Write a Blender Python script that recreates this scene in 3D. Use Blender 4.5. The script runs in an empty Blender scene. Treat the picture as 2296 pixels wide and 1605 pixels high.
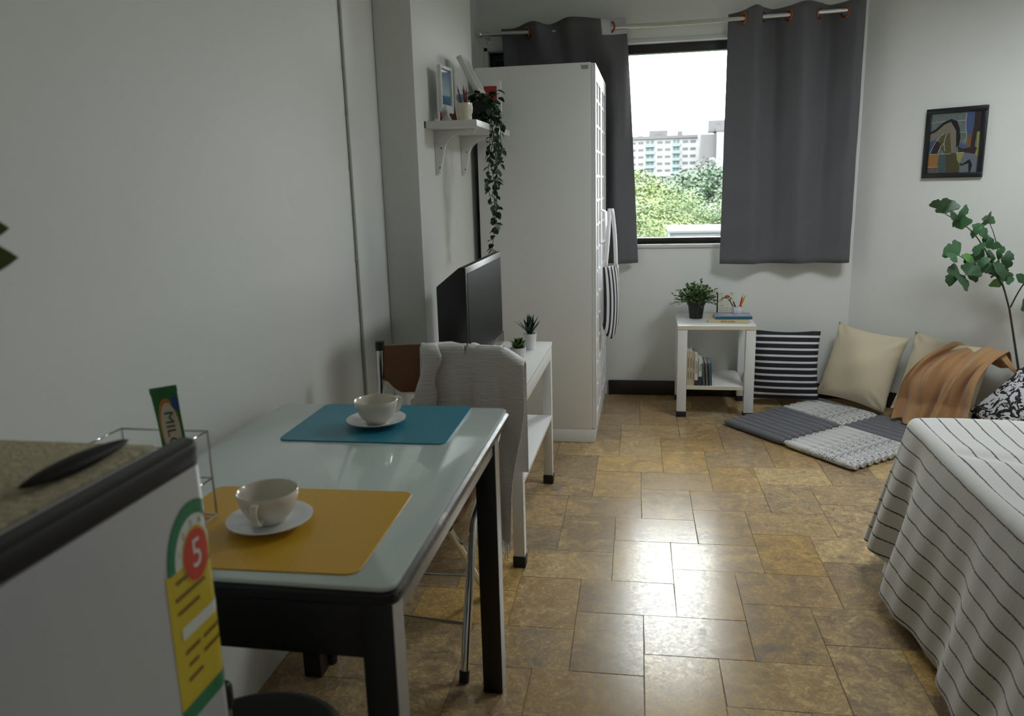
import bpy, bmesh, math, random
from mathutils import Vector, Matrix, Euler

sc = bpy.context.scene
COL = sc.collection
random.seed(7)
PI = math.pi
R = math.radians

# ------------------------------------------------------------------ camera
cam_d = bpy.data.cameras.new('camera')
cam_d.sensor_fit = 'HORIZONTAL'
cam_d.sensor_width = 36.0
cam_d.lens = 36.0 * 1750.0 / 2296.0
cam_d.clip_start = 0.02
cam_d.clip_end = 3000
cam_d.dof.use_dof = True
cam_d.dof.focus_distance = 3.6
cam_d.dof.aperture_fstop = 4.8
cam = bpy.data.objects.new('camera', cam_d)
COL.objects.link(cam)
_r = Vector((0.9846, 0.1729, -0.0267)).normalized()
_f = Vector((-0.1745, 0.9605, -0.2168)).normalized()
_u = _r.cross(_f).normalized()
_r = _f.cross(_u).normalized()
cam.matrix_world = Matrix(((_r.x, _u.x, -_f.x, 0), (_r.y, _u.y, -_f.y, 0), (_r.z, _u.z, -_f.z, 1.35), (0, 0, 0, 1)))
sc.camera = cam

# ------------------------------------------------------------------ world: bright overcast sky
SKY = 17.5
ADDED_LAMP = 22.5        # strength of the diffuser of the added, unseen lamp
world = bpy.data.worlds.new('overcast_sky')
sc.world = world
world.use_nodes = True
bg = world.node_tree.nodes['Background']
bg.inputs['Color'].default_value = (0.97, 0.985, 1.0, 1)
bg.inputs['Strength'].default_value = SKY

# sampling portal in the window opening (guides the sky light, emits nothing)
pl = bpy.data.lights.new('window_portal', 'AREA')
pl.shape = 'RECTANGLE'
pl.size = 0.95
pl.size_y = 1.10
pl.cycles.is_portal = True
plo = bpy.data.objects.new('window_portal', pl)
plo.location = (0.17, 5.10, 1.56)
plo.rotation_euler = (R(-90), 0, 0)
COL.objects.link(plo)

# ------------------------------------------------------------------ exposure
vs = sc.view_settings
vs.view_transform = 'Standard'
vs.look = 'None'
vs.gamma = 1
vs.exposure = 0.0
vs.use_curve_mapping = False
sc.cycles.max_bounces = 6
sc.cycles.diffuse_bounces = 4
sc.cycles.glossy_bounces = 3
sc.cycles.transparent_max_bounces = 6
sc.cycles.sample_clamp_indirect = 30.0

# ------------------------------------------------------------------ helpers
def hexc(h):
    h = h.lstrip('#')
    c = [int(h[i:i + 2], 16) / 255 for i in (0, 2, 4)]
    return tuple(x / 12.92 if x <= 0.04045 else ((x + 0.055) / 1.055) ** 2.4 for x in c) + (1,)

def col(c):
    return hexc(c) if isinstance(c, str) else tuple(c) + ((1,) if len(c) == 3 else ())

MATS = {}
def new_mat(name):
    m = bpy.data.materials.new(name)
    m.use_nodes = True
    nt = m.node_tree
    return m, nt, nt.nodes['Principled BSDF']

def node(nt, typ, **kw):
    n = nt.nodes.new(typ)
    for k, v in kw.items():
        if k.startswith('_'):
            setattr(n, k[1:], v)
        else:
            n.inputs[k.replace('_', ' ')].default_value = v
    return n

def mat(name, c, rough=0.5, metal=0.0, bump=0.0, bscale=60, var=0.0, vscale=8, spec=0.5, sheen=0.0, coat=0.0, trans=0.0, stretch=None):
    if name in MATS:
        return MATS[name]
    m, nt, b = new_mat(name)
    c = col(c)
    b.inputs['Base Color'].default_value = c
    b.inputs['Roughness'].default_value = rough
    b.inputs['Metallic'].default_value = metal
    b.inputs['Specular IOR Level'].default_value = spec
    b.inputs['Sheen Weight'].default_value = sheen
    b.inputs['Coat Weight'].default_value = coat
    b.inputs['Transmission Weight'].default_value = trans
    tc = None
    if var or bump:
        tc = nt.nodes.new('ShaderNodeTexCoord')
        mp = nt.nodes.new('ShaderNodeMapping')
        if stretch:
            mp.inputs['Scale'].default_value = stretch
        nt.links.new(tc.outputs['Object'], mp.inputs['Vector'])
    if var:
        n = node(nt, 'ShaderNodeTexNoise', Scale=vscale, Detail=4.0)
        nt.links.new(mp.outputs['Vector'], n.inputs['Vector'])
        mx = nt.nodes.new('ShaderNodeMix')
        mx.data_type = 'RGBA'
        mx.inputs['A'].default_value = tuple(x * (1 - var) for x in c[:3]) + (1,)
        mx.inputs['B'].default_value = tuple(min(1, x * (1 + var)) for x in c[:3]) + (1,)
        nt.links.new(n.outputs['Fac'], mx.inputs['Factor'])
        nt.links.new(mx.outputs['Result'], b.inputs['Base Color'])
    if bump:
        n = node(nt, 'ShaderNodeTexNoise', Scale=bscale, Detail=5.0)
        nt.links.new(mp.outputs['Vector'], n.inputs['Vector'])
        bp = node(nt, 'ShaderNodeBump', Strength=bump, Distance=0.01)
        nt.links.new(n.outputs['Fac'], bp.inputs['Height'])
        nt.links.new(bp.outputs['Normal'], b.inputs['Normal'])
    MATS[name] = m
    return m

class MB:
    """collects geometry, builds one mesh object"""
    def __init__(s):
        s.v = []; s.f = []; s.uv = None
    def add(s, vs, fs):
        o = len(s.v)
        s.v += [Vector(p) for p in vs]
        s.f += [tuple(i + o for i in f) for f in fs]
        return s
    def box(s, x0, x1, y0, y1, z0, z1, M=None):
        vs = [Vector((x, y, z)) for z in (z0, z1) for y in (y0, y1) for x in (x0, x1)]
        if M is not None:
            vs = [M @ p for p in vs]
        return s.add(vs, [(0, 2, 3, 1), (4, 5, 7, 6), (0, 1, 5, 4), (2, 6, 7, 3), (0, 4, 6, 2), (1, 3, 7, 5)])
    def prism(s, pts, h, M=None, axis=2):
        """polygon pts (2D) extruded along axis between h=(a,b)"""
        n = len(pts)
        def mk(p, t):
            q = [p[0], p[1]]
            q.insert(axis, t)
            return Vector(q)
        vs = [mk(p, h[0]) for p in pts] + [mk(p, h[1]) for p in pts]
        if M is not None:
            vs = [M @ p for p in vs]
        fs = [tuple(range(n - 1, -1, -1)), tuple(range(n, 2 * n))] + [(i, (i + 1) % n, n + (i + 1) % n, n + i) for i in range(n)]
        return s.add(vs, fs)
    def tube(s, pts, r, n=10, closed=False, cap=True):
        pts = [Vector(p) for p in pts]
        k = len(pts)
        rs = r if isinstance(r, (list, tuple)) else [r] * k
        vs = []
        up = None
        for i, p in enumerate(pts):
            if closed:
                d = pts[(i + 1) % k] - pts[i - 1]
            else:
                d = pts[min(i + 1, k - 1)] - pts[max(i - 1, 0)]
            if d.length < 1e-9:
                d = Vector((0, 0, 1))
            d.normalize()
            if up is None:
                a = Vector((0, 0, 1)) if abs(d.z) < 0.9 else Vector((1, 0, 0))
                up = (a - d * a.dot(d)).normalized()
            else:
                up = up - d * up.dot(d)
                up = up.normalized() if up.length > 1e-6 else d.orthogonal().normalized()
            w = d.cross(up)
            for j in range(n):
                t = 2 * PI * j / n
                vs.append(p + (up * math.cos(t) + w * math.sin(t)) * rs[i])
        fs = []
        for i in range(k if closed else k - 1):
            a, b = i * n, ((i + 1) % k) * n
            for j in range(n):
                fs.append((a + j, a + (j + 1) % n, b + (j + 1) % n, b + j))
        if cap and not closed:
            fs.append(tuple(range(n - 1, -1, -1)))
            fs.append(tuple(range((k - 1) * n, k * n)))
        return s.add(vs, fs)
    def lathe(s, prof, n=32, M=None):
        """prof: list of (radius,z); r=0 ends are closed"""
        vs = []; fs = []; idx = []
        for r, z in prof:
            if r < 1e-6:
                idx.append([len(vs)]); vs.append(Vector((0, 0, z)))
            else:
                idx.append(list(range(len(vs), len(vs) + n)))
                vs += [Vector((r * math.cos(2 * PI * j / n), r * math.sin(2 * PI * j / n), z)) for j in range(n)]
        for a, b in zip(idx, idx[1:]):
            for j in range(n):
                j2 = (j + 1) % n
                if len(a) == 1 and len(b) == 1:
                    continue
                if len(a) == 1:
                    fs.append((a[0], b[j2], b[j]))
                elif len(b) == 1:
                    fs.append((a[j], a[j2], b[0]))
                else:
                    fs.append((a[j], a[j2], b[j2], b[j]))
        if M is not None:
            vs = [M @ p for p in vs]
        return s.add(vs, fs)
    def grid(s, fn, nu, nv, wrapu=False):
        vs = [fn(i / (nu if wrapu else nu - 1), j / (nv - 1)) for j in range(nv) for i in range(nu)]
        fs = []
        for j in range(nv - 1):
            for i in range(nu if wrapu else nu - 1):
                i2 = (i + 1) % nu
                fs.append((j * nu + i, j * nu + i2, (j + 1) * nu + i2, (j + 1) * nu + i))
        return s.add(vs, fs)
    def mesh(s, name, smooth=None, bevel=0, seg=2, flip=False):
        me = bpy.data.meshes.new(name)
        bm = bmesh.new()
        bv = [bm.verts.new(p) for p in s.v]
        for f in s.f:
            try:
                bm.faces.new([bv[i] for i in f])
            except ValueError:
                pass
        bmesh.ops.recalc_face_normals(bm, faces=bm.faces)
        if flip:
            bmesh.ops.reverse_faces(bm, faces=bm.faces)
        if bevel:
            es = [e for e in bm.edges if len(e.link_faces) == 2 and e.calc_face_angle() > 0.5]
            bmesh.ops.bevel(bm, geom=es, offset=bevel, offset_type='OFFSET', segments=seg, profile=0.5, affect='EDGES', clamp_overlap=True)
            if smooth is None:
                smooth = 35
        if smooth is not None:
            for f in bm.faces:
                f.smooth = True
            for e in bm.edges:
                if len(e.link_faces) == 2 and e.calc_face_angle() > R(smooth):
                    e.smooth = False
        bm.to_mesh(me)
        bm.free()
        return me
    def build(s, name, m, parent=None, smooth=None, bevel=0, seg=2, origin=None, solid=0, subsurf=0):
        me = s.mesh(name, smooth, bevel, seg)
        return put(name, me, m, parent, origin, solid, subsurf)

def put(name, me, m, parent=None, origin=None, solid=0, subsurf=0):
    o = bpy.data.objects.new(name, me)
    COL.objects.link(o)
    if m is not None and not me.materials:
        me.materials.append(m)
    if parent is not None:
        o.parent = parent
        # parts are modelled in the parent's local space
    if solid:
        md = o.modifiers.new('thickness', 'SOLIDIFY'); md.thickness = solid; md.offset = 0
    if subsurf:
        md = o.modifiers.new('smooth', 'SUBSURF'); md.levels = subsurf; md.render_levels = subsurf
    return o

def tag(o, label, cat, group=None):
    o['label'] = label
    o['category'] = cat
    if group:
        o['group'] = group
    return o

def thing(name, label, cat, loc=(0, 0, 0), rz=0, group=None):
    o = bpy.data.objects.new(name, None)
    o.empty_display_size = 0.05
    COL.objects.link(o)
    o.location = loc
    o.rotation_euler = (0, 0, rz)
    return tag(o, label, cat, group)

def struct(name, mb, m, parent=None, **kw):
    o = mb.build(name, m, parent, **kw)
    if parent is None:
        o['kind'] = 'structure'
    return o

def text_part(txt, size, m, parent, M, name='lettering', align='CENTER', depth=0.0004, xs=1.0):
    cu = bpy.data.curves.new('txt', 'FONT')
    cu.body = txt; cu.size = size; cu.align_x = align; cu.align_y = 'CENTER'; cu.extrude = depth / 2
    cu.resolution_u = 3
    to = bpy.data.objects.new('txt', cu)
    COL.objects.link(to)
    dg = bpy.context.evaluated_depsgraph_get()
    me = bpy.data.meshes.new_from_object(to.evaluated_get(dg))
    bpy.data.objects.remove(to)
    me.transform(M @ Matrix.Diagonal((xs, 1, 1, 1)))
    me.name = name
    return put(name, me, m, parent)

def frame_mat(o, x, y):
    """matrix whose local x,y axes are the given world vectors, z = x cross y"""
    x = Vector(x).normalized(); y = Vector(y).normalized(); z = x.cross(y)
    return Matrix(((x.x, y.x, z.x, o[0]), (x.y, y.y, z.y, o[1]), (x.z, y.z, z.z, o[2]), (0, 0, 0, 1)))

def spline(keys, t):
    """Catmull-Rom through keys, t in 0..1"""
    n = len(keys) - 1
    f = t * n
    i = min(int(f), n - 1)
    f -= i
    p = [Vector(keys[max(0, min(n, i + k))]) for k in (-1, 0, 1, 2)]
    return 0.5 * ((2 * p[1]) + (p[2] - p[0]) * f + (2 * p[0] - 5 * p[1] + 4 * p[2] - p[3]) * f * f + (3 * p[1] - p[0] - 3 * p[2] + p[3]) * f ** 3)

def arc_pts(keys, n):
    return [spline(keys, i / (n - 1)) for i in range(n)]

# ------------------------------------------------------------------ materials
M_wall = mat('wall_paint', (0.77, 0.78, 0.745), 0.55, bump=0.10, bscale=22, var=0.035, vscale=3.0)
M_ceil = mat('ceiling_paint', (0.84, 0.84, 0.81), 0.7)
M_base = mat('dark_brown_baseboard', '#2a1f1e', 0.35)
M_white = mat('white_laminate', (0.78, 0.78, 0.76), 0.32)
M_edge = mat('cream_edge_banding', (0.70, 0.63, 0.50), 0.45)
M_black = mat('black_plastic', (0.012, 0.012, 0.014), 0.35)
M_rubber = mat('black_rubber', (0.012, 0.012, 0.013), 0.6)
M_chrome = mat('chrome', (0.72, 0.72, 0.74), 0.14, metal=1.0)
M_steel = mat('brushed_steel', (0.70, 0.70, 0.70), 0.28, metal=1.0)
M_copper = mat('copper_ring', (0.42, 0.14, 0.07), 0.3, metal=0.9)
M_tilebase = mat('grout', (0.36, 0.28, 0.18), 0.8)
M_winframe = mat('dark_bronze_aluminium', '#2b2624', 0.4)
M_green = mat('leaf_green', (0.035, 0.10, 0.028), 0.45, var=0.35, vscale=30)
M_dgreen = mat('ivy_green', (0.014, 0.045, 0.018), 0.42, var=0.4, vscale=30)
M_soil = mat('potting_soil', (0.03, 0.02, 0.012), 0.9)

def stone_material():
    m, nt, b = new_mat('polished_slate_tile')
    tc = nt.nodes.new('ShaderNodeTexCoord')
    oi = nt.nodes.new('ShaderNodeObjectInfo')
    # offset the veining for each tile
    va = nt.nodes.new('ShaderNodeVectorMath'); va.operation = 'MULTIPLY_ADD'
    cmb = nt.nodes.new('ShaderNodeCombineXYZ')
    for i in range(3):
        nt.links.new(oi.outputs['Random'], cmb.inputs[i])
    va.inputs[1].default_value = (37, 53, 19)
    nt.links.new(cmb.outputs[0], va.inputs[0])
    nt.links.new(tc.outputs['Object'], va.inputs[2])
    ramp = nt.nodes.new('ShaderNodeValToRGB')
    el = ramp.color_ramp.elements
    stops = [(0.0, (0.66, 0.44, 0.165)), (0.2, (0.43, 0.285, 0.135)), (0.4, (0.64, 0.47, 0.235)), (0.6, (0.35, 0.255, 0.16)), (0.8, (0.54, 0.38, 0.19)), (1.0, (0.31, 0.245, 0.17))]
    el[0].position, el[0].color = stops[0][0], stops[0][1] + (1,)
    el[1].position, el[1].color = stops[-1][0], stops[-1][1] + (1,)
    for p, c in stops[1:-1]:
        e = el.new(p); e.color = c + (1,)
    n1 = node(nt, 'ShaderNodeTexNoise', Scale=9.0, Detail=7.0, Roughness=0.65, Distortion=1.0)
    nt.links.new(va.outputs[0], n1.inputs['Vector'])
    # fac = random*0.75 + (noise-0.5)*0.6
    ma = nt.nodes.new('ShaderNodeMath'); ma.operation = 'MULTIPLY_ADD'
    nt.links.new(n1.outputs['Fac'], ma.inputs[0]); ma.inputs[1].default_value = 0.8
    mb_ = nt.nodes.new('ShaderNodeMath'); mb_.operation = 'MULTIPLY_ADD'
    nt.links.new(oi.outputs['Random'], mb_.inputs[0]); mb_.inputs[1].default_value = 0.95; mb_.inputs[2].default_value = -0.38
    nt.links.new(mb_.outputs[0], ma.inputs[2])
    nt.links.new(ma.outputs[0], ramp.inputs['Fac'])
    # fine mottling and dark stains
    n2 = node(nt, 'ShaderNodeTexNoise', Scale=46.0, Detail=9.0, Roughness=0.74, Distortion=1.4)
    nt.links.new(va.outputs[0], n2.inputs['Vector'])
    r2 = nt.nodes.new('ShaderNodeValToRGB')
    r2.color_ramp.elements[0].position = 0.32; r2.color_ramp.elements[0].color = (0.26, 0.235, 0.22, 1)
    r2.color_ramp.elements[1].position = 0.62; r2.color_ramp.elements[1].color = (1.15, 1.13, 1.1, 1)
    nt.links.new(n2.outputs['Fac'], r2.inputs['Fac'])
    mul = nt.nodes.new('ShaderNodeMix'); mul.data_type = 'RGBA'; mul.blend_type = 'MULTIPLY'; mul.inputs['Factor'].default_value = 0.85
    nt.links.new(ramp.outputs['Color'], mul.inputs['A']); nt.links.new(r2.outputs['Color'], mul.inputs['B'])
    nt.links.new(mul.outputs['Result'], b.inputs['Base Color'])
    rr = nt.nodes.new('ShaderNodeMapRange')
    rr.inputs['From Min'].default_value = 0.3; rr.inputs['From Max'].default_value = 0.7
    rr.inputs['To Min'].default_value = 0.34; rr.inputs['To Max'].default_value = 0.13
    nt.links.new(n2.outputs['Fac'], rr.inputs['Value'])
    nt.links.new(rr.outputs['Result'], b.inputs['Roughness'])
    bp = node(nt, 'ShaderNodeBump', Strength=0.05, Distance=0.004)
    n3 = node(nt, 'ShaderNodeTexNoise', Scale=14.0, Detail=6.0, Roughness=0.65)
    nt.links.new(va.outputs[0], n3.inputs['Vector'])
    nt.links.new(n3.outputs['Fac'], bp.inputs['Height'])
    nt.links.new(bp.outputs['Normal'], b.inputs['Normal'])
    b.inputs['Specular IOR Level'].default_value = 0.5
    return m
M_stone = stone_material()

def glass_pane_material():
    m = bpy.data.materials.new('window_glass')
    m.use_nodes = True
    nt = m.node_tree
    nt.nodes.clear()
    out = nt.nodes.new('ShaderNodeOutputMaterial')
    t = nt.nodes.new('ShaderNodeBsdfTransparent'); t.inputs['Color'].default_value = (0.95, 0.97, 0.96, 1)
    g = nt.nodes.new('ShaderNodeBsdfGlossy'); g.inputs['Roughness'].default_value = 0.02
    fr = nt.nodes.new('ShaderNodeFresnel'); fr.inputs['IOR'].default_value = 1.25
    mx = nt.nodes.new('ShaderNodeMixShader')
    nt.links.new(fr.outputs[0], mx.inputs[0]); nt.links.new(t.outputs[0], mx.inputs[1]); nt.links.new(g.outputs[0], mx.inputs[2])
    nt.links.new(mx.outputs[0], out.inputs['Surface'])
    return m
M_pane = glass_pane_material()

# ------------------------------------------------------------------ room shell
XL, XR, YF, YB, ZC = -1.058, 2.30, -1.10, 4.956, 2.62
CX, CY = 1.18, YB                      # corner where the slanted wall starts
AX, AY = 0.766, -0.6428                # direction of the slanted wall
SLEN = (XR - CX) / AX
YS = CY + AY * SLEN                    # where it meets the right wall
T = 0.16
# window opening in back wall
WX0, WX1, WZ0, WZ1 = -1.00, 0.66, 0.965, 2.145

b = MB(); b.box(XL - T, XR + T, YF - T, YB + T, -0.20, -0.004)
floor = struct('floor', b, M_tilebase)
b = MB(); b.box(XL - T, XR + T, YF - T, YB + T, ZC, ZC + 0.12)
struct('ceiling', b, M_ceil)
b = MB(); b.box(XL - T, XL, YF - T, YB + T, -0.19, ZC - 0.001)
struct('wall_left', b, M_wall)
b = MB(); b.box(XL + 0.0005, -0.905, 3.045, 4.08, 0.0, ZC - 0.002)
struct('wall_column', b, M_wall, bevel=0.004)
b = MB()
b.box(XL, WX0, YB, YB + T, -0.004, ZC - 0.001); b.box(WX1, CX, YB, YB + T, -0.004, ZC - 0.001)
b.box(WX0, WX1, YB, YB + T, -0.004, WZ0); b.box(WX0, WX1, YB, YB + T, WZ1, ZC - 0.001)
struct('wall_back', b, M_wall)
b = MB()
nx, ny = -AY, AX   # outward normal of slanted wall is (0.643,0.766)
b.prism([(CX, CY), (XR, YS), (XR + 0.1028, YS + 0.1226), (CX + 0.1028, CY + 0.1226), (CX, CY + T)], (-0.003, ZC - 0.001))
struct('wall_slanted', b, M_wall)
b = MB(); b.box(XR, XR + T, YF - T, YS, -0.003, ZC - 0.001)
struct('wall_right', b, M_wall)
b = MB(); b.box(XL, XR, YF - T, YF, -0.003, ZC - 0.001)
struct('wall_front', b, M_wall)
# baseboards
b = MB(); b.box(-0.264, CX - 0.004, YB - 0.014, YB - 0.0003, 0.001, 0.095)
struct('baseboard_back', b, M_base, bevel=0.002)
b = MB(); b.prism([(CX, CY - 0.0005), (CX - 0.009, CY - 0.011), (XR - 0.02, YS + 0.006), (XR - 0.011, YS + 0.0165)], (0.001, 0.095))
struct('baseboard_slanted', b, M_base)

# cable conduit clipped to the left wall
cond = struct('trim_1', MB().tube([(XL + 0.005, 2.703, 0.30), (XL + 0.005, 2.706, 1.4), (XL + 0.005, 2.703, ZC - 0.01)], 0.0055, 8), mat('painted_cable', (0.50, 0.50, 0.45), 0.45), smooth=60)
MB().tube([(XL + 0.003, 2.718, 0.30), (XL + 0.003, 2.720, 1.4), (XL + 0.003, 2.718, ZC - 0.01)], 0.0026, 6).build('second_cable', MATS['painted_cable'], cond, smooth=60)
cl = MB().box(0.0002, 0.011, -0.007, 0.006, -0.007, 0.007).mesh('cable_clip', bevel=0.002)
for i in range(12):
    o = put('cable_clip', cl, MATS['painted_cable'], cond)
    o.location = (XL, 2.704, 0.42 + 0.17 * i + random.uniform(-.015, .015))

# ------------------------------------------------------------------ herringbone stone tiles
def clip_poly(p, a, b_, c):
    """keep a*x+b*y<=c"""
    out = []
    for i in range(len(p)):
        q, r_ = p[i], p[(i + 1) % len(p)]
        dq, dr = a * q[0] + b_ * q[1] - c, a * r_[0] + b_ * r_[1] - c
        if dq <= 0:
            out.append(q)
        if (dq < 0) != (dr < 0) and abs(dq - dr) > 1e-12:
            t = dq / (dq - dr)
            out.append((q[0] + (r_[0] - q[0]) * t, q[1] + (r_[1] - q[1]) * t))
    return out

TM, TROT, TOX, TOY = 0.1058, 0.020, -0.004, 1.86
ct, st = math.cos(TROT), math.sin(TROT)
def tile_mesh(poly, z):
    n = len(poly)
    cx = sum(p[0] for p in poly) / n; cy = sum(p[1] for p in poly) / n
    def ins(p, d):
        v = Vector((p[0] - cx, p[1] - cy)); L = v.length
        v *= (L - d) / L
        return (v.x, v.y)
    top = [ins(p, 0.0019) for p in poly]; out_ = [ins(p, 0.0009) for p in poly]
    vs = [(x, y, z) for x, y in top] + [(x, y, z - 0.0009) for x, y in out_] + [(x, y, -0.0038) for x, y in out_]
    fs = [tuple(range(n))]
    for k in (0, n):
        for i in range(n):
            fs.append((k + i, k + n + i, k + n + (i + 1) % n, k + (i + 1) % n))
    m_ = MB(); m_.add(vs, fs)
    return m_.mesh('stone_tile'), (cx, cy)
rt = random.Random(3)
cache = {}
for i in range(-40, 41):
    for j in range(-14, 14):
        for kind, (bx, by, w, h) in (('h', (-1, 9, 3, 2)), ('v', (-1, 6, 2, 3))):
            u0, v0 = bx + 2 * i + j, by - 2 * i + 5 * j
            poly = [(u0, v0), (u0 + w, v0), (u0 + w, v0 + h), (u0, v0 + h)]
            poly = [(TOX + TM * (u * ct - v * st), TOY + TM * (u * st + v * ct)) for u, v in poly]
            if max(p[0] for p in poly) < XL or min(p[0] for p in poly) > XR or max(p[1] for p in poly) < YF or min(p[1] for p in poly) > YB:
                continue
            full = poly
            for a_, b_, c_ in ((-1, 0, -XL - 0.001), (1, 0, XR - 0.001), (0, -1, -YF - 0.001), (0, 1, YB - 0.001), (-AY, AX, -AY * CX + AX * CY - 0.001)):
                poly = clip_poly(poly, a_, b_, c_)
                if len(poly) < 3:
                    break
            if len(poly) < 3:
                continue
            cx = sum(p[0] for p in poly) / len(poly); cy = sum(p[1] for p in poly) / len(poly)
            area = abs(sum(poly[k][0] * poly[(k + 1) % len(poly)][1] - poly[(k + 1) % len(poly)][0] * poly[k][1] for k in range(len(poly)))) / 2
            if area < 0.0006:
                continue
            if poly == full:
                key = (kind, rt.randrange(4))
                if key not in cache:
                    jit = [(p[0] + rt.uniform(-.0012, .0012), p[1] + rt.uniform(-.0012, .0012)) for p in poly]
                    cache[key] = tile_mesh(jit, 0.0)[0]
                me = cache[key]
                c_ = (cx, cy)
            else:
                me, c_ = tile_mesh(poly, 0.0)
            o = put('stone_tile', me, M_stone, floor)
            o.location = (c_[0], c_[1], rt.uniform(-0.0007, 0.0))
            o.rotation_euler = (rt.uniform(-.0008, .0008), rt.uniform(-.0008, .0008), 0)

# ------------------------------------------------------------------ window
win = struct('window_1', MB()
    .box(WX0, WX1, 5.02, 5.08, WZ1 - 0.052, WZ1 - 0.001).box(WX0, WX1, 5.02, 5.08, WZ0 + 0.001, WZ0 + 0.035)
    .box(WX0, WX0 + 0.04, 5.02, 5.08, WZ0 + 0.035, WZ1 - 0.052).box(WX1 - 0.04, WX1, 5.02, 5.08, WZ0 + 0.035, WZ1 - 0.052)
    .box(-0.285, -0.235, 5.02, 5.08, WZ0 + 0.035, WZ1 - 0.052), M_winframe, bevel=0.003)
MB().box(-0.235, WX1 - 0.04, 5.044, 5.050, WZ0 + 0.035, WZ1 - 0.052).build('pane', M_pane, win)
MB().box(WX0 + 0.04, -0.285, 5.035, 5.060, WZ0 + 0.035, WZ1 - 0.052).build('blind_panel', mat('dark_panel', (0.015, 0.015, 0.016), 0.5), win)
MB().box(WX0, WX1, YB - 0.012, 5.02, WZ0 - 0.022, WZ0).build('sill', mat('sill_paint', (0.62, 0.63, 0.62), 0.45), win, bevel=0.003)
MB().box(WX0 - 0.02, WX0 - 0.001, YB - 0.006, YB - 0.0005, WZ0, WZ1 + 0.02).box(WX0 - 0.02, WX1 + 0.02, YB - 0.006, YB - 0.0005, WZ1 + 0.001, WZ1 + 0.02).build('reveal_bead', MATS['sill_paint'], win)

# ------------------------------------------------------------------ fill lamp added out of view to brighten the slanted wall
lamp = thing('added_lamp', 'drum lamp added out of view above the bed to brighten the slanted wall', 'lamp', (1.30, 3.20, 2.24))
MB().tube([(0, 0, .072), (0, 0, ZC - 2.24 - .002)], .004, 8).build('cord', M_black, lamp)
MB().lathe([(0, .074), (.34, .074), (.34, .030), (.330, .026), (.330, .070), (0, .070)], 40).build('housing', mat('added_lamp_white', (.8, .8, .8), .4), lamp, smooth=40)
m, nt, bsdf = new_mat('added_lamp_diffuser')
bsdf.inputs['Base Color'].default_value = (.8, .8, .8, 1)
bsdf.inputs['Emission Color'].default_value = (.90, .965, 1, 1)
bsdf.inputs['Emission Strength'].default_value = ADDED_LAMP
MB().lathe([(0, .0), (.15, .004), (.26, .014), (.327, .028), (.327, .034), (0, .034)], 40).build('diffuser', m, lamp, smooth=60)
# ------------------------------------------------------------------ curtain rod and curtains
RY, RZ = 4.855, 2.228
rod = thing('curtain_rod', 'long steel curtain rod across the top of the window wall', 'curtain rod', (0, 0, 0))
MB().tube([(-1.02, RY, RZ - 0.004), (-0.3, RY, RZ - 0.008), (0.4, RY, RZ - 0.004), (1.10, RY, RZ + 0.008)], 0.0125, 14).build('pole', M_steel, rod, smooth=60)
for x in (-1.025, 1.105):
    M = Matrix.Translation((x, RY, RZ)) @ Matrix.Rotation(R(90), 4, 'Y')
    MB().lathe([(0, -0.012), (0.017, -0.012), (0.020, -0.004), (0.020, 0.006), (0.014, 0.014), (0, 0.016)], 18, M).build('finial', M_steel, rod, smooth=40)
for x in (-0.985, 1.07):
    MB().box(x - 0.012, x + 0.012, RY - 0.004, YB - 0.001, RZ - 0.022, RZ - 0.013).box(x - 0.014, x + 0.014, YB - 0.006, YB - 0.0005, RZ - 0.045, RZ + 0.03).build('bracket', M_steel, rod, bevel=0.002)

def fabric_material(name, c, weave=420, sheen=0.15):
    m, nt, b = new_mat(name)
    tc = nt.nodes.new('ShaderNodeTexCoord')
    mp = nt.nodes.new('ShaderNodeMapping'); mp.inputs['Scale'].default_value = (1.0, 1.0, 7.0)
    nt.links.new(tc.outputs['Object'], mp.inputs['Vector'])
    n = node(nt, 'ShaderNodeTexNoise', Scale=weave / 4, Detail=4.0)
    nt.links.new(mp.outputs['Vector'], n.inputs['Vector'])
    mx = nt.nodes.new('ShaderNodeMix'); mx.data_type = 'RGBA'
    c = col(c)
    mx.inputs['A'].default_value = tuple(x * 0.72 for x in c[:3]) + (1,)
    mx.inputs['B'].default_value = tuple(x * 1.28 for x in c[:3]) + (1,)
    nt.links.new(n.outputs['Fac'], mx.inputs['Factor'])
    nt.links.new(mx.outputs['Result'], b.inputs['Base Color'])
    b.inputs['Roughness'].default_value = 0.85
    b.inputs['Sheen Weight'].default_value = sheen
    bp = node(nt, 'ShaderNodeBump', Strength=0.25, Distance=0.002)
    nt.links.new(n.outputs['Fac'], bp.inputs['Height']); nt.links.new(bp.outputs['Normal'], b.inputs['Normal'])
    return m
M_curt = fabric_material('grey_curtain_fabric', (0.115, 0.115, 0.124))
M_lining = mat('curtain_header_lining', (0.55, 0.55, 0.58), 0.8)

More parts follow.
